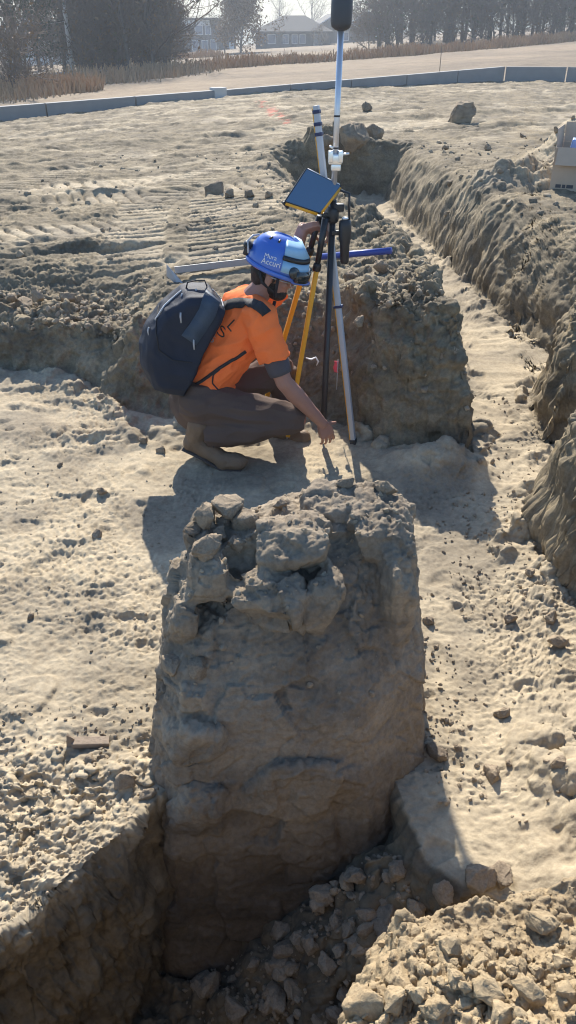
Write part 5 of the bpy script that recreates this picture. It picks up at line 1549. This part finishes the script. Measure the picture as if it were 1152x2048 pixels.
M_polew = mat('grey_pole_wood', (.62, .60, .56), .9, var=.2, scale=3)
bx_, by_ = far_at(137, 61), 61.0
up_ = thing('utility_pole', (bx_, by_, ground_z(bx_, by_)), 'leaning grey utility pole with a sagging wire in front of the thicket', 'utility pole')
b0 = Vector((bx_, by_, ground_z(bx_, by_) - .4))
MB().tube([b0, b0 + Vector((-.12, 0, 9.5))], [.16, .11], 12).build('pole_shaft', M_polew, up_)
MB().box(b0 + Vector((-.1, 0, 9.0)), (2.0, .1, .12)).build('crossarm', M_polew, up_, smooth=False)
for k, (z0, x1, z1, sag) in enumerate(((3.75, -4.5, 4.2, .35), (3.75, -40, 5.5, 1.6))):
    p0 = b0 + Vector((-.05, 0, z0)); p1 = b0 + Vector((x1, 3, z1))
    MB().tube([p0.lerp(p1, j / 14) - Vector((0, 0, sag * 4 * (j / 14) * (1 - j / 14))) for j in range(15)], .03, 6).build('wire', M_grey if k == 0 else M_black, up_)
# thin survey stake in the field
sxx = far_at(896, 30); so_ = MB().box((sxx, 31, field_level(sxx, 31) + .55), (.025, .012, 1.3)).build('marker_stake', M_wood); tag(so_, 'thin wooden marker stake standing in the field behind the concrete wall', 'stake')

# ------------------------------------------------------------------ the air
hm = bpy.data.materials.new('hazy_air'); hm.use_nodes = True; nt = hm.node_tree; nt.nodes.remove(nt.nodes['Principled BSDF'])
pv = nt.nodes.new('ShaderNodeVolumePrincipled'); pv.inputs['Color'].default_value = (.82, .90, 1.0, 1); pv.inputs['Density'].default_value = HAZE; pv.inputs['Anisotropy'].default_value = .35
nt.links.new(pv.outputs[0], nt.nodes['Material Output'].inputs['Volume'])
hz = MB().box((0, 130, 3), (700, 290, 40)).build('haze', hm, smooth=False); tag(hz, kind='stuff')
EXPOSURE = 0.8
# ------------------------------------------------------------------ camera, sun, sky
cam_d = bpy.data.cameras.new('camera'); cam = bpy.data.objects.new('camera', cam_d); COL.objects.link(cam)
cam.location = (0, 0, CAMZ); cam.rotation_euler = (math.pi / 2 - PITCH, 0, 0)
cam_d.sensor_fit = 'VERTICAL'; cam_d.sensor_height = 36.0; cam_d.lens = 36.0 * FPX / 2048.0
cam_d.clip_start = 0.05; cam_d.clip_end = 3000
scene.camera = cam

SUN_EL, SUN_AZ = R(37), R(-6)        # azimuth measured from +Y towards +X
sd = Vector((math.sin(SUN_AZ) * math.cos(SUN_EL), math.cos(SUN_AZ) * math.cos(SUN_EL), math.sin(SUN_EL)))
sl = bpy.data.lights.new('sun', 'SUN'); sl.energy = 5.0; sl.angle = R(.53); sl.color = (1, .93, .82)
so = bpy.data.objects.new('sun', sl); COL.objects.link(so)
so.rotation_euler = sd.to_track_quat('Z', 'Y').to_euler(); so.location = sd * 50

w = bpy.data.worlds.new('World'); scene.world = w; w.use_nodes = True
nt = w.node_tree; bg = nt.nodes['Background']
sky = nt.nodes.new('ShaderNodeTexSky'); sky.sky_type = 'NISHITA'; sky.sun_disc = False
sky.sun_elevation = SUN_EL; sky.sun_rotation = SUN_AZ
sky.air_density = 1.0; sky.dust_density = .6; sky.ozone_density = 3.0
# thin high cloud: the sky pales towards the horizon
tcw = nt.nodes.new('ShaderNodeTexCoord'); sp = nt.nodes.new('ShaderNodeSeparateXYZ'); nt.links.new(tcw.outputs['Generated'], sp.inputs[0])
mr = nt.nodes.new('ShaderNodeMapRange'); mr.inputs[1].default_value = 0.0; mr.inputs[2].default_value = .16; mr.inputs[3].default_value = .95; mr.inputs[4].default_value = .0
nt.links.new(sp.outputs[2], mr.inputs[0])
cn = nt.nodes.new('ShaderNodeTexNoise'); cn.inputs['Scale'].default_value = 3.0; cn.inputs['Detail'].default_value = 5
mp = nt.nodes.new('ShaderNodeMapping'); mp.inputs['Scale'].default_value = (1, 1, 9); nt.links.new(tcw.outputs['Generated'], mp.inputs[0]); nt.links.new(mp.outputs[0], cn.inputs['Vector'])
cr = nt.nodes.new('ShaderNodeValToRGB'); cr.color_ramp.elements[0].position = .3; cr.color_ramp.elements[0].color = (2.0, 2.3, 2.4, 1); cr.color_ramp.elements[1].position = .7; cr.color_ramp.elements[1].color = (2.7, 2.85, 2.8, 1)
nt.links.new(cn.outputs['Fac'], cr.inputs[0])
mxw = nt.nodes.new('ShaderNodeMix'); mxw.data_type = 'RGBA'
nt.links.new(mr.outputs[0], mxw.inputs[0]); hs = nt.nodes.new('ShaderNodeHueSaturation'); hs.inputs['Saturation'].default_value = 1.1; nt.links.new(sky.outputs[0], hs.inputs['Color']); nt.links.new(hs.outputs[0], mxw.inputs[6]); nt.links.new(cr.outputs[0], mxw.inputs[7])
nt.links.new(mxw.outputs[2], bg.inputs[0]); bg.inputs[1].default_value = .135
scene.view_settings.view_transform = 'Standard'; scene.view_settings.look = 'None'
scene.view_settings.exposure = EXPOSURE; scene.view_settings.gamma = 1.0
scene.cycles.use_denoising = True
scene.cycles.filter_width = 1.1
scene.cycles.max_bounces = 6; scene.cycles.diffuse_bounces = 3
